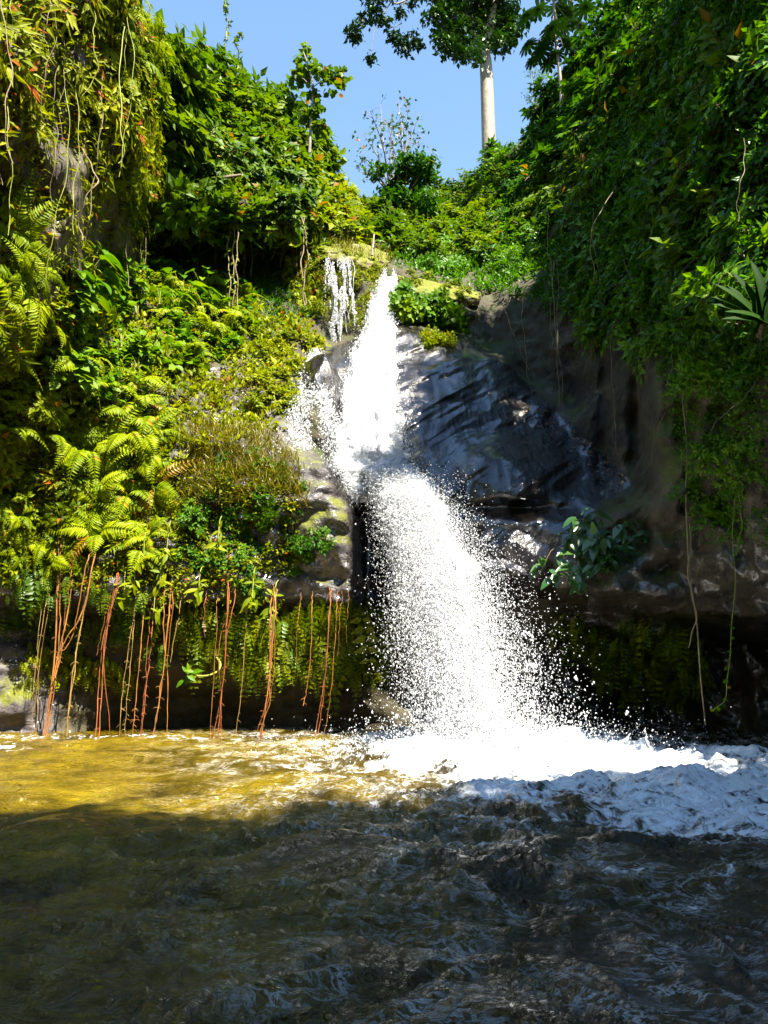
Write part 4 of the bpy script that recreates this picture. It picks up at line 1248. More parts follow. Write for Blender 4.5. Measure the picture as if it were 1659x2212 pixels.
def stalk_plant(name, p, leafkey, nl, h, ls, label, group, cat='plant', stem='greenvine', spread=.5):
    e = empty(name, p, label, cat, group)
    mb = MB(); todo = []
    for k in range(nl):
        a = RG.uniform(0, 6.283); r = spread * RG.uniform(.3, 1); hh = h * RG.uniform(.55, 1.1)
        end = np.array([r * math.cos(a) * h, r * math.sin(a) * h, hh])
        tube(mb, smooth_path([(0, 0, -.12), end * [.3, .3, .6], end], 5), np.array([.011, .010, .009, .007, .006]), 4)
        todo.append((end, (math.cos(a), math.sin(a), RG.uniform(-.7, .0)), ls * RG.uniform(.75, 1.2)))
    obj('stalk', mb.mesh('stalk', M[stem]), e)
    for pt, d, s in todo: put_leaf(e, LM[leafkey], pt, d, (d[0] * .5, d[1] * .5, 1), s)
    return e


pp, nn, uu, vv = sample([(130, 590), (300, 560), (420, 610), (520, 650), (480, 740), (330, 720), (200, 690), (140, 680)], 26, .42, .7)
for p, q in zip(pp, nn):
    stalk_plant('taro_plant', p, 'heart', int(RG.integers(6, 10)), RG.uniform(.5, .9), RG.uniform(.34, .52), 'bright heart-leaved plant below the dark hollow', 'heart-leaved plants below the hollow')
pp, nn, uu, vv = sample([(100, 760), (330, 740), (380, 860), (230, 890), (110, 860)], 14, .45, .7)
for p, q in zip(pp, nn):
    stalk_plant('glossy_plant', p, 'teal', int(RG.integers(8, 13)), RG.uniform(.4, .65), RG.uniform(.22, .32), 'glossy green oval-leaved plant in the middle of the left bank', 'glossy plants of the left bank')

# the leafy clump growing on the rock edge right of the fall
p, q = surf(1290, 1170)
e = empty('leafy_clump', p - q * .1, 'dark leafy clump with brown stalks on the rock edge right of the fall', 'plant')
mb = MB()
for k in range(60):
    a = RG.normal(0, 1); b0 = np.array([RG.normal(0, .28), -.05, RG.normal(-.05, .25)])
    l = RG.uniform(.45, .95)
    d = norm(np.array([a * .75, -.75 - .3 * RG.random(), RG.uniform(-.2, .9)]))
    end = b0 + d * l * .8 + np.array([0, 0, -.55 * l * RG.random()])
    tube(mb, smooth_path([b0, b0 + d * l * .45, end], 6), np.linspace(.012, .005, 6), 4)
    for j in range(3 if k % 2 else 4):
        put_leaf(e, LM['oval'], end + RG.normal(0, .05, 3), norm(np.array([a * .5 + RG.normal(0, .6), -.35, -.45 + RG.normal(0, .5)])), (RG.normal(0, .4), -.6, .9), RG.uniform(.24, .42))
obj('stalk', mb.mesh('stalk', M['stem']), e)

# strap-leaved plant at the right edge
e = empty('strap_leaved_plant', P(1650, 700, 10.6), 'light green strap-leaved plant on the right cliff', 'plant')
for du, dvv, s in ((-120, -90, .9), (-80, -135, .8), (0, -150, .8), (-110, -25, .7), (-95, -110, .95), (-60, -150, 1.0), (-20, -160, 1.05), (25, -140, 1.0), (-105, -60, .85), (60, -110, .9), (-70, -20, .75), (40, 10, .7)):
    put_leaf(e, LM['strap'], (RG.normal(0, .03), RG.normal(0, .03), 0), (du, -45, -dvv), (0, -1, .6), s * .95)
obj('crown_base', (lambda b: (tube(b, [(0, .15, -.15), (0, 0, 0), (0, -.03, .06)], [.05, .045, .02], 7), b.mesh('crown_base', M['stem']))[1])(MB()), e)

# bright whorled sprigs hanging over the left ledge
for (u, v, Y) in ((290, 1262, 15.9), (332, 1325, 15.85), (310, 1212, 15.95), (268, 1290, 15.9), (345, 1270, 15.95), (428, 1290, 15.9), (545, 1292, 15.9), (590, 1320, 16.0), (470, 1180, 15.9), (360, 1190, 15.95)):
    p = P(u, v, Y); top, q = surf(u + 12, v - 70)
    e = empty('hanging_sprig', top, 'lime sprig with a whorl of long leaves hanging over the left ledge', 'plant', 'lime sprigs over the left ledge')
    loc = p - top
    mb = MB(); tube(mb, smooth_path([(0, .1, 0), loc * .4 + [0, -.12, .12], loc], 7), np.linspace(.013, .007, 7), 4)
    obj('stalk', mb.mesh('stalk', M['greenvine']), e)
    for k in range(8):
        a = k * .785 + RG.normal(0, .45)
        put_leaf(e, LM['lime'], loc + RG.normal(0, .06, 3), (math.cos(a) + RG.normal(0, .3), -.25 + RG.normal(0, .3), math.sin(a) - .45), (RG.normal(0, .5), -1, .5 + RG.normal(0, .4)), RG.uniform(.13, .33))
    for k in range(4):
        a = RG.uniform(0, 6.28)
        put_leaf(e, LM['lime'], loc * .6 + [0, -.07, .04], (math.cos(a), -.3, math.sin(a) - .3), (0, -1, .6), RG.uniform(.16, .24))

# curled twig with pale leaves under the ledge
e = empty('curled_twig', P(455, 1405, 17.0), 'curled pale twig ending in a tuft of leaves under the left ledge', 'twig')
path = [P(u, v, Y) - P(455, 1405, 17.0) for u, v, Y in ((455, 1405, 17.6), (462, 1415, 16.8), (476, 1432, 16.5), (470, 1450, 16.4), (445, 1460, 16.3), (410, 1458, 16.2))]
mb = MB(); tube(mb, smooth_path(path, 16), np.linspace(.03, .015, 16), 6); obj('stem', mb.mesh('stem', M['greenvine']), e)
for k in range(9):
    a = RG.uniform(0, 6.28)
    put_leaf(e, LM['teal'], path[-1] + RG.normal(0, .05, 3), (math.cos(a) - .3, -.3, math.sin(a) - .2), (0, -1, .6), RG.uniform(.18, .28))

# ------------------------------------------------------------------ aerial roots hanging from the ledge to the pool
def root(pts, r, mat, label, strands=1, hairs=14, Y=None, group='aerial roots hanging from the left ledge'):
    """pts in the zoomed-photo grid: u = x/2, v = 1037 + y/2"""
    uv = [(x * .5, 1037 + y * .5) for x, y in pts]
    inwater = uv[-1][1] > 1570
    y0 = Y or 16.05
    if inwater: y0 = float(PW(uv[-1][0], uv[-1][1])[1]); y0 = min(max(y0, 15.2), 16.1)
    W = np.array([P(u, v, y0 + .05 * i) for i, (u, v) in enumerate(reversed(uv))][::-1])
    if inwater: W[-1][2] = -.06
    tp = surf(uv[0][0] + 4, min(uv[0][1] - 30, 1275))[0]
    W = np.vstack([tp + np.array([0, .05, .05]), W])
    base = W[0].copy()
    e = empty('hanging_root', base, label, 'root', group)
    W = W - base
    for s in range(strands):
        wob = RG.normal(0, .03 + .02 * s, (len(W), 3)) if s else 0
        pth = smooth_path(W + wob, 22); pth += RG.normal(0, .009, pth.shape) + .02 * np.stack([np.sin(np.linspace(0, 5 + 3 * s, 22) + s * 2), np.cos(np.linspace(0, 6, 22) + s), np.zeros(22)], -1)
        mb = MB(); tube(mb, pth, np.clip(np.linspace(r * .5, r * .36, 22) * (1 - .25 * s) * RG.uniform(.8, 1.2, 22), .004, 1), 5)
        if s == 0: pth0 = pth
        obj('strand', mb.mesh('strand', M[mat]), e)
    if hairs:
        mb = MB()
        for k in range(hairs):
            i = int(RG.integers(9, 21)); b = pth0[i]
            d = norm(np.array([RG.choice([-1, 1]) * 1.0, RG.normal(0, .5), RG.uniform(-.9, .2)]))
            l = RG.uniform(.04, .11)
            tube(mb, [b, b + d * l * .6, b + d * l + [0, 0, -.02]], [.006, .005, .002], 3)
        obj('rootlets', mb.mesh('rootlets', M[mat]), e, kind='stuff')


OR = 'orange aerial root hanging from the left ledge into the pool'
RD = 'reddish aerial root hanging from the left ledge into the pool'
root([(265, 230), (248, 500), (240, 720), (205, 1100)], .040, 'root', 'thick orange aerial root bundle reaching the pool, joined by slanting strands', 3, 20, group=None)
root([(325, 250), (292, 560), (265, 700), (228, 960), (200, 1095)], .030, 'root', OR, 2)
root([(400, 350), (362, 560), (285, 690), (245, 780)], .030, 'root', 'orange aerial root slanting across to its neighbour', 2, 6, Y=15.7, group=None)
root([(392, 380), (345, 640), (320, 860), (285, 1090)], .030, 'tanroot', 'yellowish hairy aerial root hanging into the pool', 2, 30, group=None)
root([(500, 450), (455, 720), (430, 1115)], .032, 'redroot', RD, 3)
root([(578, 560), (535, 870), (520, 1100)], .016, 'tanroot', 'thin tan aerial root hanging from the left ledge', 1)
root([(570, 690), (550, 950), (545, 1085)], .015, 'tanroot', 'thin tan aerial root hanging from the left ledge', 1)
root([(612, 640), (590, 950), (575, 1090)], .020, 'root', OR, 1, 16)
root([(657, 600), (640, 850), (612, 1100)], .024, 'redroot', RD, 2, 24)
root([(730, 520), (710, 800), (665, 1110)], .034, 'root', OR, 3, 20)
root([(775, 540), (755, 680), (738, 790)], .014, 'tanroot', 'thin tan aerial root hanging from the left ledge', 1, 0)
root([(932, 540), (935, 700), (910, 1090)], .016, 'root', OR, 1, 6)
root([(985, 480), (972, 760), (945, 1105)], .030, 'redroot', RD, 3, 20)
root([(1008, 520), (988, 640), (978, 700)], .020, 'redroot', 'short red aerial root under the left ledge', 1, 4, Y=15.8)
root([(1060, 600), (1045, 900), (1018, 1105)], .014, 'tanroot', 'thin tan aerial root hanging from the left ledge', 1, 6)
root([(1185, 540), (1165, 850), (1130, 1120)], .030, 'root', OR, 3, 14)
root([(1162, 900), (1140, 1000), (1100, 1110)], .014, 'redroot', RD, 1, 6)
root([(1345, 580), (1332, 850), (1315, 975)], .016, 'root', 'orange aerial root ending in the air under the left ledge', 1, 8)
root([(1420, 560), (1405, 850), (1360, 1110)], .024, 'redroot', RD, 2, 14)
root([(1447, 600), (1430, 920), (1400, 1110)], .014, 'root', OR, 1, 4)
root([(885, 520), (885, 680)], .018, 'redroot', 'short red aerial root under the left ledge', 1, 4)
root([(190, 560), (152, 850), (142, 1085)], .014, 'tanroot', 'thin tan aerial root hanging from the left ledge', 2, 8)
root([(160, 700), (165, 850), (148, 1000)], .009, 'tanroot', 'thin tan aerial root hanging from the left ledge', 1, 0)
root([(1290, 560), (1285, 775)], .010, 'root', 'orange aerial root ending in the air under the left ledge', 1, 0)
root([(1500, 560), (1500, 700)], .008, 'root', 'orange aerial root ending in the air under the left ledge', 1, 0)
root([(1470, 560), (1465, 760)], .008, 'root', 'orange aerial root ending in the air under the left ledge', 1, 0)
root([(465, 540), (420, 760)], .008, 'root', 'orange aerial root ending in the air under the left ledge', 1, 0)

# ------------------------------------------------------------------ vines
def vine(pts, r, mat, label, group, leafn=0, lkind='ovate', lmat='shade', lsize=.12, wob=.03, n=30):
    W = np.array([P(u, v, Y) for u, v, Y in pts]); base = W[0].copy()
    e = empty('vine', base, label, 'vine', group)
    pth = smooth_path(W - base, n)
    ph = RG.uniform(0, 6, 3); s = np.linspace(0, 1, n)
    pth = pth + wob * np.stack([np.sin(9 * s + ph[0]) + .5 * np.sin(23 * s + ph[1]), np.sin(11 * s + ph[1]), 0 * s], -1)
    mb = MB(); tube(mb, pth, r * RG.uniform(.8, 1.2, n), 4); obj('stem', mb.mesh('stem', M[mat]), e)
    if leafn:
        mb = MB(); k = RG.integers(1, n, leafn)
        leaves(mb, pth[k] + RG.normal(0, .02, (leafn, 3)), rand_dirs(leafn, -.8, .2) + np.array([0, -.3, -.2]), rand_dirs(leafn) + np.array([0, -.6, .8]), lsize * RG.uniform(.6, 1.2, leafn), lkind, RG.random(leafn))
        obj('foliage', mb.mesh('foliage', M[lmat], False), e)


VR = 'pale bare vine hanging down the shaded right cliff'
GR = 'vines hanging on the right cliff'
vine([(1470, 820, 13.6), (1482, 1010, 13.4), (1488, 1180, 13.3), (1503, 1360, 13.2), (1523, 1565, 13.1)], .016, 'vine', 'longest pale vine hanging over the black undercut at right', None, wob=.02)
vine([(1486, 1130, 13.35), (1492, 1250, 13.2), (1500, 1330, 13.1), (1489, 1400, 13.1)], .012, 'vine', VR, GR)
vine([(1590, 1080, 12.2), (1585, 1240, 12.1), (1575, 1400, 12.0), (1572, 1500, 12.0), (1540, 1536, 12.0)], .007, 'greenvine', 'thin vine with round leaves hanging before the black undercut', None, 26, 'round', 'fresh', .085)
vine([(1598, 1040, 12.0), (1602, 1100, 11.9), (1590, 1200, 11.8)], .008, 'greenvine', 'short leafy vine on the lower right cliff', None, 30, 'ovate', 'fresh', .10)
for u0, v0, u1, v1, Y in ((1196, 560, 1212, 880, 19.4), (1202, 560, 1216, 890, 19.3), (1190, 580, 1190, 760, 19.6), (1350, 560, 1400, 830, 16.2), (1322, 700, 1335, 980, 17), (1450, 760, 1420, 930, 14.2),
                         (1060, 600, 1140, 800, 21), (1130, 640, 1150, 850, 20.5), (1280, 450, 1300, 640, 18.5), (1180, 430, 1190, 600, 20.5), (1640, 820, 1530, 930, 11.4), (1480, 680, 1465, 860, 13.6), (1610, 300, 1590, 480, 11.6)):
    vine([(u0, v0, Y), ((u0 + u1) / 2 + RG.normal(0, 6), (v0 + v1) / 2, Y - .15), (u1, v1, Y - .1)], RG.uniform(.005, .009), 'vine', VR, GR, wob=.03)
vine([(1330, 400, 17.6), (1290, 470, 17.3), (1276, 540, 17.3), (1284, 610, 17.5)], .010, 'vine', 'thick pale vine curving through the right slope thicket', None)
VL = 'thin pale vine hanging before the near left cliff'
GL = 'vines hanging on the near left cliff'
for k in range(15):
    u = RG.uniform(0, 330); v0 = RG.uniform(-120, 240); L_ = RG.uniform(180, 480)
    Y = float(surf(u, v0 + L_ * .3)[0][1]) - RG.uniform(.5, 1.1); Y = min(Y, 16)
    vine([(u, v0, Y), (u + RG.normal(-5, 10), v0 + L_ * .5, Y - .1), (u + RG.normal(-12, 16), v0 + L_, Y)], RG.uniform(.004, .009), 'vine' if RG.random() < .65 else 'greenvine', VL, GL, int(RG.integers(0, 12)), 'lance', 'gold', .26, wob=.045)
vine([(275, 60, 13.2), (255, 150, 12.9), (262, 260, 12.8), (270, 330, 12.9), (250, 352, 12.9)], .011, 'greenvine', 'thick yellow-green vine looping before the near left cliff', None)
vine([(190, 330, 13), (205, 380, 12.8), (180, 450, 12.8), (176, 520, 12.9)], .012, 'vine', 'crooked pale root dangling from the near left cliff', None, wob=.06)
VH = 'thin vine hanging across the dark hollow of the left cliff'
for k in range(34):
    u = RG.uniform(270, 690); v0 = RG.uniform(440, 490); v1 = RG.uniform(560, 680)
    Y = float(surf(u, 520)[0][1]) - RG.uniform(.1, 1.0); v1 = min(v1, v0 + 60 + abs(RG.normal(0, 90)))
    vine([(u, v0, Y), (u + RG.normal(0, 3), (v0 + v1) / 2, Y), (u + RG.normal(0, 6), v1, Y)], RG.uniform(.005, .011), 'vine', VH, 'vines across the dark hollow', 0, wob=.018, n=18)
for u in (497, 503, 509, 655, 660):
    vine([(u, 470, 20.6), (u + RG.normal(0, 3), 560, 20.4), (u + RG.normal(0, 3), 660, 20.2)], .016, 'vine', 'thick tan vine trunk hanging beside the fern bank' if u < 600 else 'rusty vine hanging beside the veil', 'thick vines of the left cliff' if u < 600 else 'rusty vines by the veil', 10, 'ovate', 'lime', .16, wob=.04)

# ------------------------------------------------------------------ trees
def limb(mb, pts, r0, r1, n=10, k=7):
    pth = smooth_path(pts, n); tube(mb, pth, np.linspace(r0, r1, n), k); return pth


def clump(fm, c, R, n, size, kind, flatz=.7):
    """leaf clump: short sprays around c"""
    ns = max(n // 7, 1)
    for d in rand_dirs(ns, -.6, 1):
        p = c + d * R * RG.uniform(.35, 1.0) * np.array([1, 1, flatz])
        m = 7; cr = RG.random()
        a = np.arange(m) * .9 + RG.random() * 6
        X = norm(np.cross(d, [.2, .1, 1])); Y_ = np.cross(d, X)
        D = np.cos(a)[:, None] * X + np.sin(a)[:, None] * Y_ + .4 * d + np.array([0, 0, -.25])
        leaves(fm, np.tile(p, (m, 1)) + RG.normal(0, size * .35, (m, 3)), D, np.tile(d * .4, (m, 1)) + np.array([0, 0, .8]), size * RG.uniform(.6, 1.1, m), kind, np.clip(.4 * cr + .6 * RG.random(m), 0, 1))


# tall pale-trunked tree above the fall
TY = 34.0
B = P(1056, 350, TY)
e = empty('tall_tree', B, 'tall tree with a pale bare trunk and dark crown above the fall', 'tree')
tm, fm, bm_ = MB(), MB(), MB()
loc = lambda u, v, Y=TY: P(u, v, Y) - B
k_ = TY / .80 / FPX
trunk = limb(tm, [loc(1057, 365), loc(1056, 310), loc(1053, 220), loc(1050, 150), loc(1046, 105)], 14.5 * k_, 11.5 * k_, 16, 12)
limb(tm, [loc(1046, 112), loc(1056, 70), loc(1066, 10), loc(1070, -80)], 11 * k_, 6 * k_)
limb(tm, [loc(1046, 112), loc(1028, 80), loc(1005, 45), loc(985, 10, TY - .5)], 8 * k_, 4 * k_)
obj('trunk', tm.mesh('trunk', M['palebark']), e)
for u, v, dy in ((975, 40, -.5), (1005, 10, .6), (960, -30, 0), (1085, 0, 0), (1090, 40, .4), (1040, -30, -1), (1070, -60, 0), (990, -90, 0), (1010, 85, -.4), (1080, 75, .2), (945, -80, 0), (1110, -60, .3)):
    limb(bm_, [loc(1050, 60 if v > -20 else 0), loc((u + 1050) / 2, (v + 30) / 2, TY + dy / 2), loc(u, v, TY + dy)], 4 * k_, 1.2 * k_, 6, 5)
    clump(fm, loc(u, v, TY + dy), 40 * k_, 250, .36, 'ovate', .8)
    for j in range(4):
        clump(fm, loc(u + RG.normal(0, 26), v + RG.normal(0, 24) + 8, TY + dy + RG.normal(0, .6)), 17 * k_, 90, .34, 'ovate', .9)
for u, v in ((1050, 20), (1062, 45), (1040, 55), (1075, 20), (1030, 30), (1015, 50), (1060, -10), (1000, 65), (975, 70), (950, 40), (950, 100), (962, 118), (985, 110), (998, 130), (1008, 112), (948, 75), (1095, 85), (1105, 60), (1085, 95), (1072, 100), (970, 85)):
    clump(fm, loc(u, v - 8, TY + RG.normal(0, .5)), 13 * k_, 80, .34, 'ovate', 1.2)
obj('branch', bm_.mesh('branch', M['greybark']), e)
obj('crown', fm.mesh('crown', M['canopy'], False), e)
bo = MB(); fo = MB()
limb(bo, [loc(985, -90), loc(930, -40), loc(890, -8), loc(860, 8), (loc(840, 2))], 4 * k_, 1.2 * k_, 14, 5)
for pts in ([(880, -2), (862, 25), (868, 50), (880, 75)], [(868, 50), (850, 62), (845, 85)], [(845, 4), (820, -12), (790, 30), (768, 60)], [(845, 4), (828, 30), (810, 60), (803, 100), (798, 128)], [(790, 30), (770, 40), (758, 80)], [(880, 75), (905, 90), (915, 95)]):
    limb(bo, [loc(u, v) for u, v in pts], 1.3 * k_, .4 * k_, 8, 4)
for u, v, r in ((760, 75, 11), (775, 60, 12), (790, 40, 12), (803, 25, 11), (820, 10, 12), (798, 5, 12), (845, -8, 12), (830, 45, 9), (870, 100, 11), (888, 85, 12), (905, 95, 9), (862, 90, 10), (848, 80, 8), (880, 108, 8), (802, 128, 4), (770, 80, 8), (865, 30, 6), (890, 10, 6), (812, -20, 12)):
    clump(fo, loc(u, v), r * k_ * 1.1, 75, .30, 'ovate', .8)
b_ = obj('bough', bo.mesh('bough', M['greybark']), e, label='long bough reaching over the gap of sky')
obj('leaves', fo.mesh('leaves', M['canopy'], False), b_)

# umbrella tree: each many-fingered leaf is a part
UY = 27.0
B = P(1214, 240, UY)
e = empty('umbrella_tree', B, 'slender umbrella tree with many-fingered round leaves on the right crest', 'tree')
loc = lambda u, v, Y=UY: P(u, v, Y) - B
k_ = UY / .82 / FPX
tm = MB()
limb(tm, [loc(1214, 250), loc(1211, 180), loc(1203, 100), loc(1198, 40), loc(1194, -60)], 4.0 * k_, 2.6 * k_, 14, 7)
UL = []
for u, v, r in ((1135, 32, 33), (1166, 108, 30), (1162, 20, 26), (1190, 60, 34), (1140, 95, 26), (1232, 30, 34), (1256, 55, 30), (1250, 95, 26), (1205, 15, 30), (1185, 135, 22), (1228, 90, 26), (1265, 15, 28), (1222, -20, 34), (1170, -30, 34), (1215, 60, 24), (1150, 130, 20), (1180, 85, 26), (1200, 115, 22), (1245, 125, 18), (1130, -40, 36), (1270, -40, 34), (1205, -70, 36)):
    c = loc(u, v, UY + RG.normal(0, .7))
    tube(tm, smooth_path([loc(1199, max(v - 60, -60) * .6 + 10), (loc(1199, v) + c) / 2 + [0, 0, .3], c], 6), np.linspace(.9, .5, 6) * k_, 4)
    lb = MB()
    d = norm(c - loc(1199, v - 40) + np.array([0, -.1, .2]))
    axis = norm(np.array([d[0] * .55 + .12 * RG.normal(), .18 + .2 * RG.normal(), .9]))
    X = norm(np.cross(axis, [.3, 1, .1])); Y_ = np.cross(axis, X)
    nl = 12
    tv = np.array([p.co[:] for p in LM['lobe'].vertices]); tf = np.array([[i for i in q.vertices] for q in LM['lobe'].polygons])
    for j in range(nl):
        a = j * 6.283 / nl
        D = norm(math.cos(a) * X + math.sin(a) * Y_ - .15 * axis); XX = np.cross(D, axis)
        s = r * k_ * RG.uniform(.85, 1.1)
        lb.add(s * (tv[:, 0:1] * XX * 1.9 + tv[:, 1:2] * D + tv[:, 2:3] * axis), tf, .3 + .4 * RG.random())
    UL.append((c, lb.mesh('umbrella_leaf', M['canopy'], False)))
obj('trunk', tm.mesh('trunk', M['greybark']), e)
for c, me in UL: obj('leaf', me, e, loc=[float(x) for x in c])

# bare twiggy tree behind the head of the fall
BY = 31.0
B = P(845, 420, BY)
e = empty('twiggy_tree', B, 'thin twiggy tree with sparse leaves against the sky', 'tree')
loc = lambda u, v, Y=BY: P(u, v, Y) - B
k_ = BY / .86 / FPX
tm, fm, cm = MB(), MB(), MB()
tips = []
for u, v in ((785, 290), (800, 240), (822, 225), (850, 240), (880, 225), (905, 240), (920, 290), (790, 340), (935, 340), (870, 270), (835, 260), (775, 370), (860, 215), (945, 335)):
    m = ((845 + u) / 2 + RG.normal(0, 8), (400 + v) / 2)
    yy = BY + RG.normal(0, .8)
    pth = limb(tm, [loc(845, 425), loc(*m, (yy + BY) / 2), loc(u, v, yy)], 2.4 * k_, .5 * k_, 10, 5)
    for j in range(9):
        i = int(RG.integers(4, 10)); d = norm(np.array([RG.normal(0, 1), RG.normal(0, .6), RG.uniform(-.1, 1)])); l = RG.uniform(12, 34) * k_
        q = [pth[i], pth[i] + d * l * .6, pth[i] + d * l + np.array([0, 0, -.1])]
        tube(tm, q, [.45 * k_, .35 * k_, .2 * k_], 3); tips += [q[1], q[2]]
tips = np.array(tips); k = RG.random(len(tips)) < .75; tips = np.repeat(tips[k], 2, 0)
leaves(fm, tips + RG.normal(0, .12, tips.shape), rand_dirs(len(tips), -.9, .2), rand_dirs(len(tips)) + [0, 0, .6], RG.uniform(.14, .26, len(tips)), 'ovate', RG.random(len(tips)))
obj('trunk', tm.mesh('trunk', M['greybark']), e); obj('crown', fm.mesh('crown', M['blue'], False), e)
B = P(865, 440, BY - 1.5)
e = empty('dark_bush', B, 'dark dense bush below the twiggy tree', 'shrub')
tm, fm = MB(), MB()
for j in range(24):
    c = P(RG.uniform(805, 930), RG.uniform(345, 445), BY - 1.5 + RG.normal(0, .7)) - B
    tube(tm, [np.array([0, .6, -.8]), c * .5 + [0, .3, .1], c], [.05, .04, .02], 4)
    clump(fm, c, 19 * k_, 110, .30, 'ovate', .9)
obj('stem', tm.mesh('stem', M['stem']), e); obj('foliage', fm.mesh('foliage', M['deep'], False), e)

# young leafy tree standing out of the left crest
LY = 24.5
B = P(668, 330, LY)
e = empty('young_tree', B, 'slim young tree with round leaves standing out of the left crest', 'tree')
loc = lambda u, v, Y=LY: P(u, v, Y) - B
k_ = LY / .86 / FPX
tm, fm = MB(), MB()
limb(tm, [loc(668, 340), loc(672, 260), loc(676, 190), loc(665, 140), loc(655, 112)], 3.5 * k_, 1.2 * k_, 14, 6)
limb(tm, [loc(674, 190), loc(700, 172), loc(725, 168), loc(744, 160)], 1.5 * k_, .6 * k_, 8, 4)
limb(tm, [loc(674, 190), loc(652, 168), loc(635, 175)], 1.2 * k_, .5 * k_, 6, 4)
for u, v, r, n in ((655, 112, 9, 40), (650, 130, 8, 30), (668, 145, 11, 50), (690, 160, 12, 60), (712, 165, 9, 40), (735, 163, 9, 40), (742, 178, 6, 20), (705, 180, 7, 26), (640, 170, 10, 45), (655, 165, 11, 50), (675, 205, 9, 40), (680, 235, 10, 50), (672, 260, 14, 80), (690, 275, 12, 60), (660, 240, 7, 25), (725, 195, 5, 16)):
    clump(fm, loc(u, v, LY + RG.normal(0, .3)), r * k_, n, .26, 'round', 1.0)
obj('trunk', tm.mesh('trunk', M['greybark']), e); obj('crown', fm.mesh('crown', M['fresh'], False), e)
for u, v0, v1, Y in ((489, 0, 110, 22.5), (512, 70, 130, 22.5)):
    vine([(u - 2, v1 + 40, Y), (u, (v0 + v1) / 2, Y), (u + 3, v0, Y)], .02, 'greenvine', 'climbing vine rising like a spire above the left crest' if v0 < 30 else 'short climbing vine beside the spire on the left crest', None, 90, 'ovate', 'fresh', .16, wob=.06)

# feathery pale trees beyond the right crest
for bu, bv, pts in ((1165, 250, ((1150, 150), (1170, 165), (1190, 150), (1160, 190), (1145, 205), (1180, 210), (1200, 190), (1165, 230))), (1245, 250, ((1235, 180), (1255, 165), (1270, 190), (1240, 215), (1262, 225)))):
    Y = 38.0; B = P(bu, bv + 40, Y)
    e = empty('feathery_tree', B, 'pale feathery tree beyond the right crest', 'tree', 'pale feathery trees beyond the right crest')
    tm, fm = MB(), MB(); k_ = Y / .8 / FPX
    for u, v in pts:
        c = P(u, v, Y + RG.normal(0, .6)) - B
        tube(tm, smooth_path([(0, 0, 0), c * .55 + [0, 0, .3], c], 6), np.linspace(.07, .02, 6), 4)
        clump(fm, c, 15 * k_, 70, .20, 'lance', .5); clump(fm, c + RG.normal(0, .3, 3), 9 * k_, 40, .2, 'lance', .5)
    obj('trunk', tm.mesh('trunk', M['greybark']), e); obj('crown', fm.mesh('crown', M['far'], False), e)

# dead branch lying by the left cap rock
e = empty('dead_branch', P(808, 545, 22.0), 'pale dead branch stub behind the left cap rock', 'branch')
B = P(808, 545, 22.0); mb = MB()
limb(mb, [P(803, 552, 22) - B, P(806, 530, 22) - B, P(808, 506, 22.1) - B], .05, .025, 6, 5); obj('stem', mb.mesh('stem', M['palebark']), e)
mb = MB(); limb(mb, [P(804, 540, 22) - B, P(815, 528, 21.9) - B, P(826, 520, 21.8) - B], .03, .012, 5, 4); obj('twig', mb.mesh('twig', M['palebark']), e)
# dark leaning trunk over the hollow
e = empty('leaning_trunk', P(440, 400, 20.5), 'dark leaning trunk under the leaves of the left crest', 'trunk')
B = P(440, 400, 20.5); mb = MB()
limb(mb, [P(435, 410, 21.6) - B, P(448, 398, 20.6) - B, P(480, 385, 20.2) - B, P(520, 378, 20.4) - B], .10, .04, 10, 7); obj('stem', mb.mesh('stem', M['stem']), e)

# ------------------------------------------------------------------ forest on the banks beside and behind the camera
def forest_tree(name, x, y, z, s, h, kind, label, group):
    e = empty(name, (x, y, z), label, 'tree', group)
    e.rotation_euler = (0, 0, random.random() * 6.28)
    sm, fm = random.choice(PR[kind])
    t = obj('trunk', FT, e); t.scale = (1, 1, h)
    c = obj('crown', fm, e); c.location = (0, 0, h); c.scale = (s, s, s * .8)
    for k in range(3):
        c2 = obj('crown', fm, e); a = random.random() * 6.28
        c2.location = (math.cos(a) * s * .6, math.sin(a) * s * .6, h - s * random.uniform(-.1, .6)); c2.scale = (s * .75,) * 3; c2.rotation_euler = (0, 0, random.random() * 6)
    return e


mb = MB(); tube(mb, [(0, 0, -.15), (.1, 0, .3), (0, .1, .7), (0, 0, 1.05)], [.32, .24, .18, .10], 8); FT = mb.mesh('forest_trunk', M['greybark'])
# (x, y, base height, crown radius, trunk height)
for x, y, z, s, h in ((9.5, 1.8, 8, 2.6, 3.6), (9.0, -1.8, 8.5, 3.6, 6.5), (10, -4.8, 9, 4.2, 9), (9.5, -8.5, 8.5, 5, 12), (12, -6, 9.5, 5, 13), (12, -11, 9.5, 5.5, 15), (15, -3, 10.5, 4.5, 9), (11, -15, 9, 5, 11), (16, -10, 11, 5, 12), (9, -20, 8.5, 4.5, 8), (14, -22, 10, 5, 9), (8.8, -28, 8, 5, 9)):
    forest_tree('forest_tree', x, y, z, s, h, 'big', 'broad forest tree on the right bank downstream of the fall', 'forest on the right bank')
for x, y, z, s, h in ((-12, 3, 9, 4.2, 4), (-11, -3, 8.6, 4.5, 5), (-10.5, -9, 8.5, 4.5, 6), (-14, -6, 10, 5, 6), (-10, -16, 8.5, 5, 7), (-14, -22, 9.5, 5, 6)):
    forest_tree('forest_tree', x, y, z, s, h, 'bigl', 'broad forest tree on the left bank downstream of the fall', 'forest on the left bank')
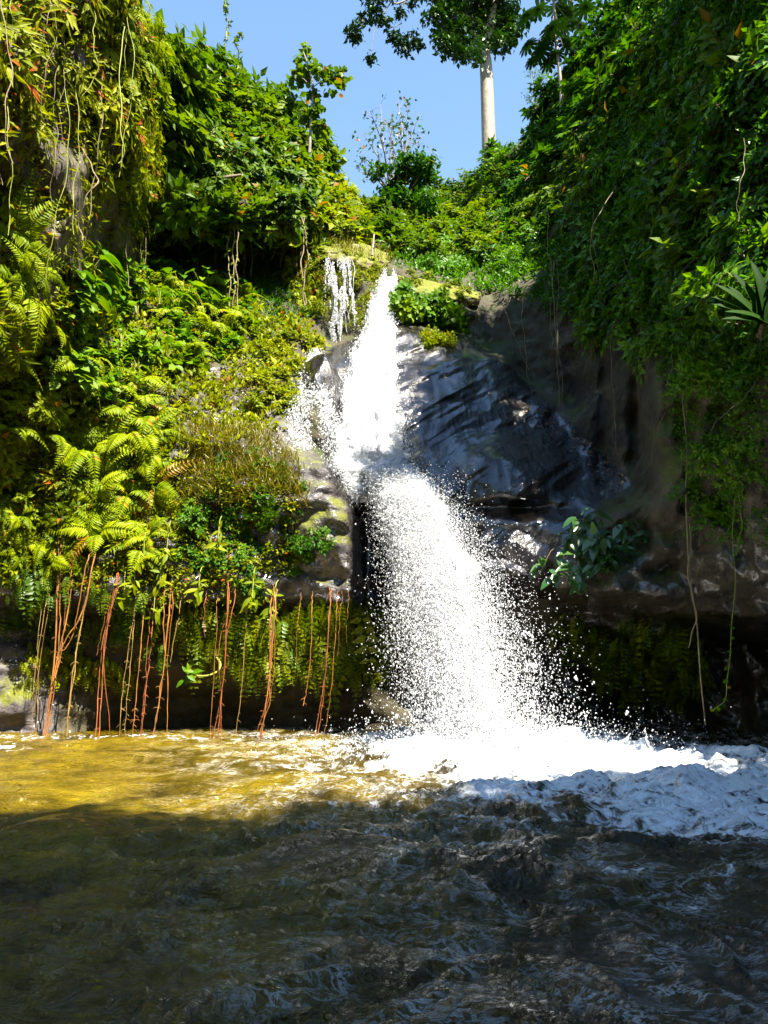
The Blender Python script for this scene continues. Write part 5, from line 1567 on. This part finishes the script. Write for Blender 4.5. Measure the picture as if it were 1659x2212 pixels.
for x, y in ((-7, -30), (-1, -34), (5, -30), (10, -36), (-13, -36), (0, -42)):
    forest_tree('forest_tree', x, y, 3.5, 5.5, 7, 'big', 'broad forest tree closing the valley downstream of the fall', 'forest downstream')

def rooted_tree(name, c, R_, label, group, base=None):
    """tree whose trunk leans from the nearest ground up to a crown centred at c"""
    c = np.array(c, float)
    if base is None:
        g_ = GP.reshape(-1, 3); d = np.sum(((g_ - c) * np.array([1, 1, .6])) ** 2, -1) + 50 * (g_[:, 2] > c[2] - R_ * .8)
        base = g_[int(np.argmin(d))]
    base = np.array(base, float)
    e = empty(name, base, label, 'tree', group)
    mb = MB(); w = c - base
    tube(mb, smooth_path([(0, .4, -.4), w * np.array([.3, .3, .5]), w * np.array([.75, .75, .85]), w + [0, 0, R_ * .5]], 10), np.linspace(.05 * R_ + .08, .05, 10), 8)
    for k in range(5):
        d = rand_dirs(1, -.1, .9)[0] * R_ * .8
        tube(mb, smooth_path([w * .8, w * .95 + d * .4, w + d], 6), np.linspace(.08, .02, 6), 5)
    obj('trunk', mb.mesh('trunk', M['greybark']), e)
    for k in range(4):
        cr = obj('crown', random.choice(PR['big'])[1], e)
        d = rand_dirs(1, -.5, .6)[0] * R_ * (.55 if k else 0)
        cr.location = [float(x) for x in (w + d)]; sc_ = R_ * (.95 if k == 0 else .7)
        cr.scale = (sc_, sc_, sc_ * .85); cr.rotation_euler = (0, 0, random.random() * 6)
    return e


for c, R_ in (((6.7, 13.0, 19.0), 2.0), ((7.8, 15.6, 21.0), 2.3), ((6.5, 15.0, 19.0), 1.8), ((6.8, 12.3, 16.8), 1.7), ((9.2, 8.2, 23.0), 2.9)):  # out-of-view trees added to keep the sun off the wet slab
    rooted_tree('shade_tree', c, R_, 'unseen broad tree added on the right crest to shade the wet slab', 'unseen shade trees added on the right crest')
rooted_tree('stream_shade_tree', (4.2, -7.6, 20.5), 4.6, 'huge unseen spreading tree added over the stream to shade the pool', None, (9.0, -6.5, 8.2))  # out-of-view trees added so their crowns shade the near pool
rooted_tree('stream_shade_tree', (6.2, -4.2, 18.0), 3.6, 'smaller unseen spreading tree added over the stream to shade the pool', None, (9.2, -3.0, 8.2))
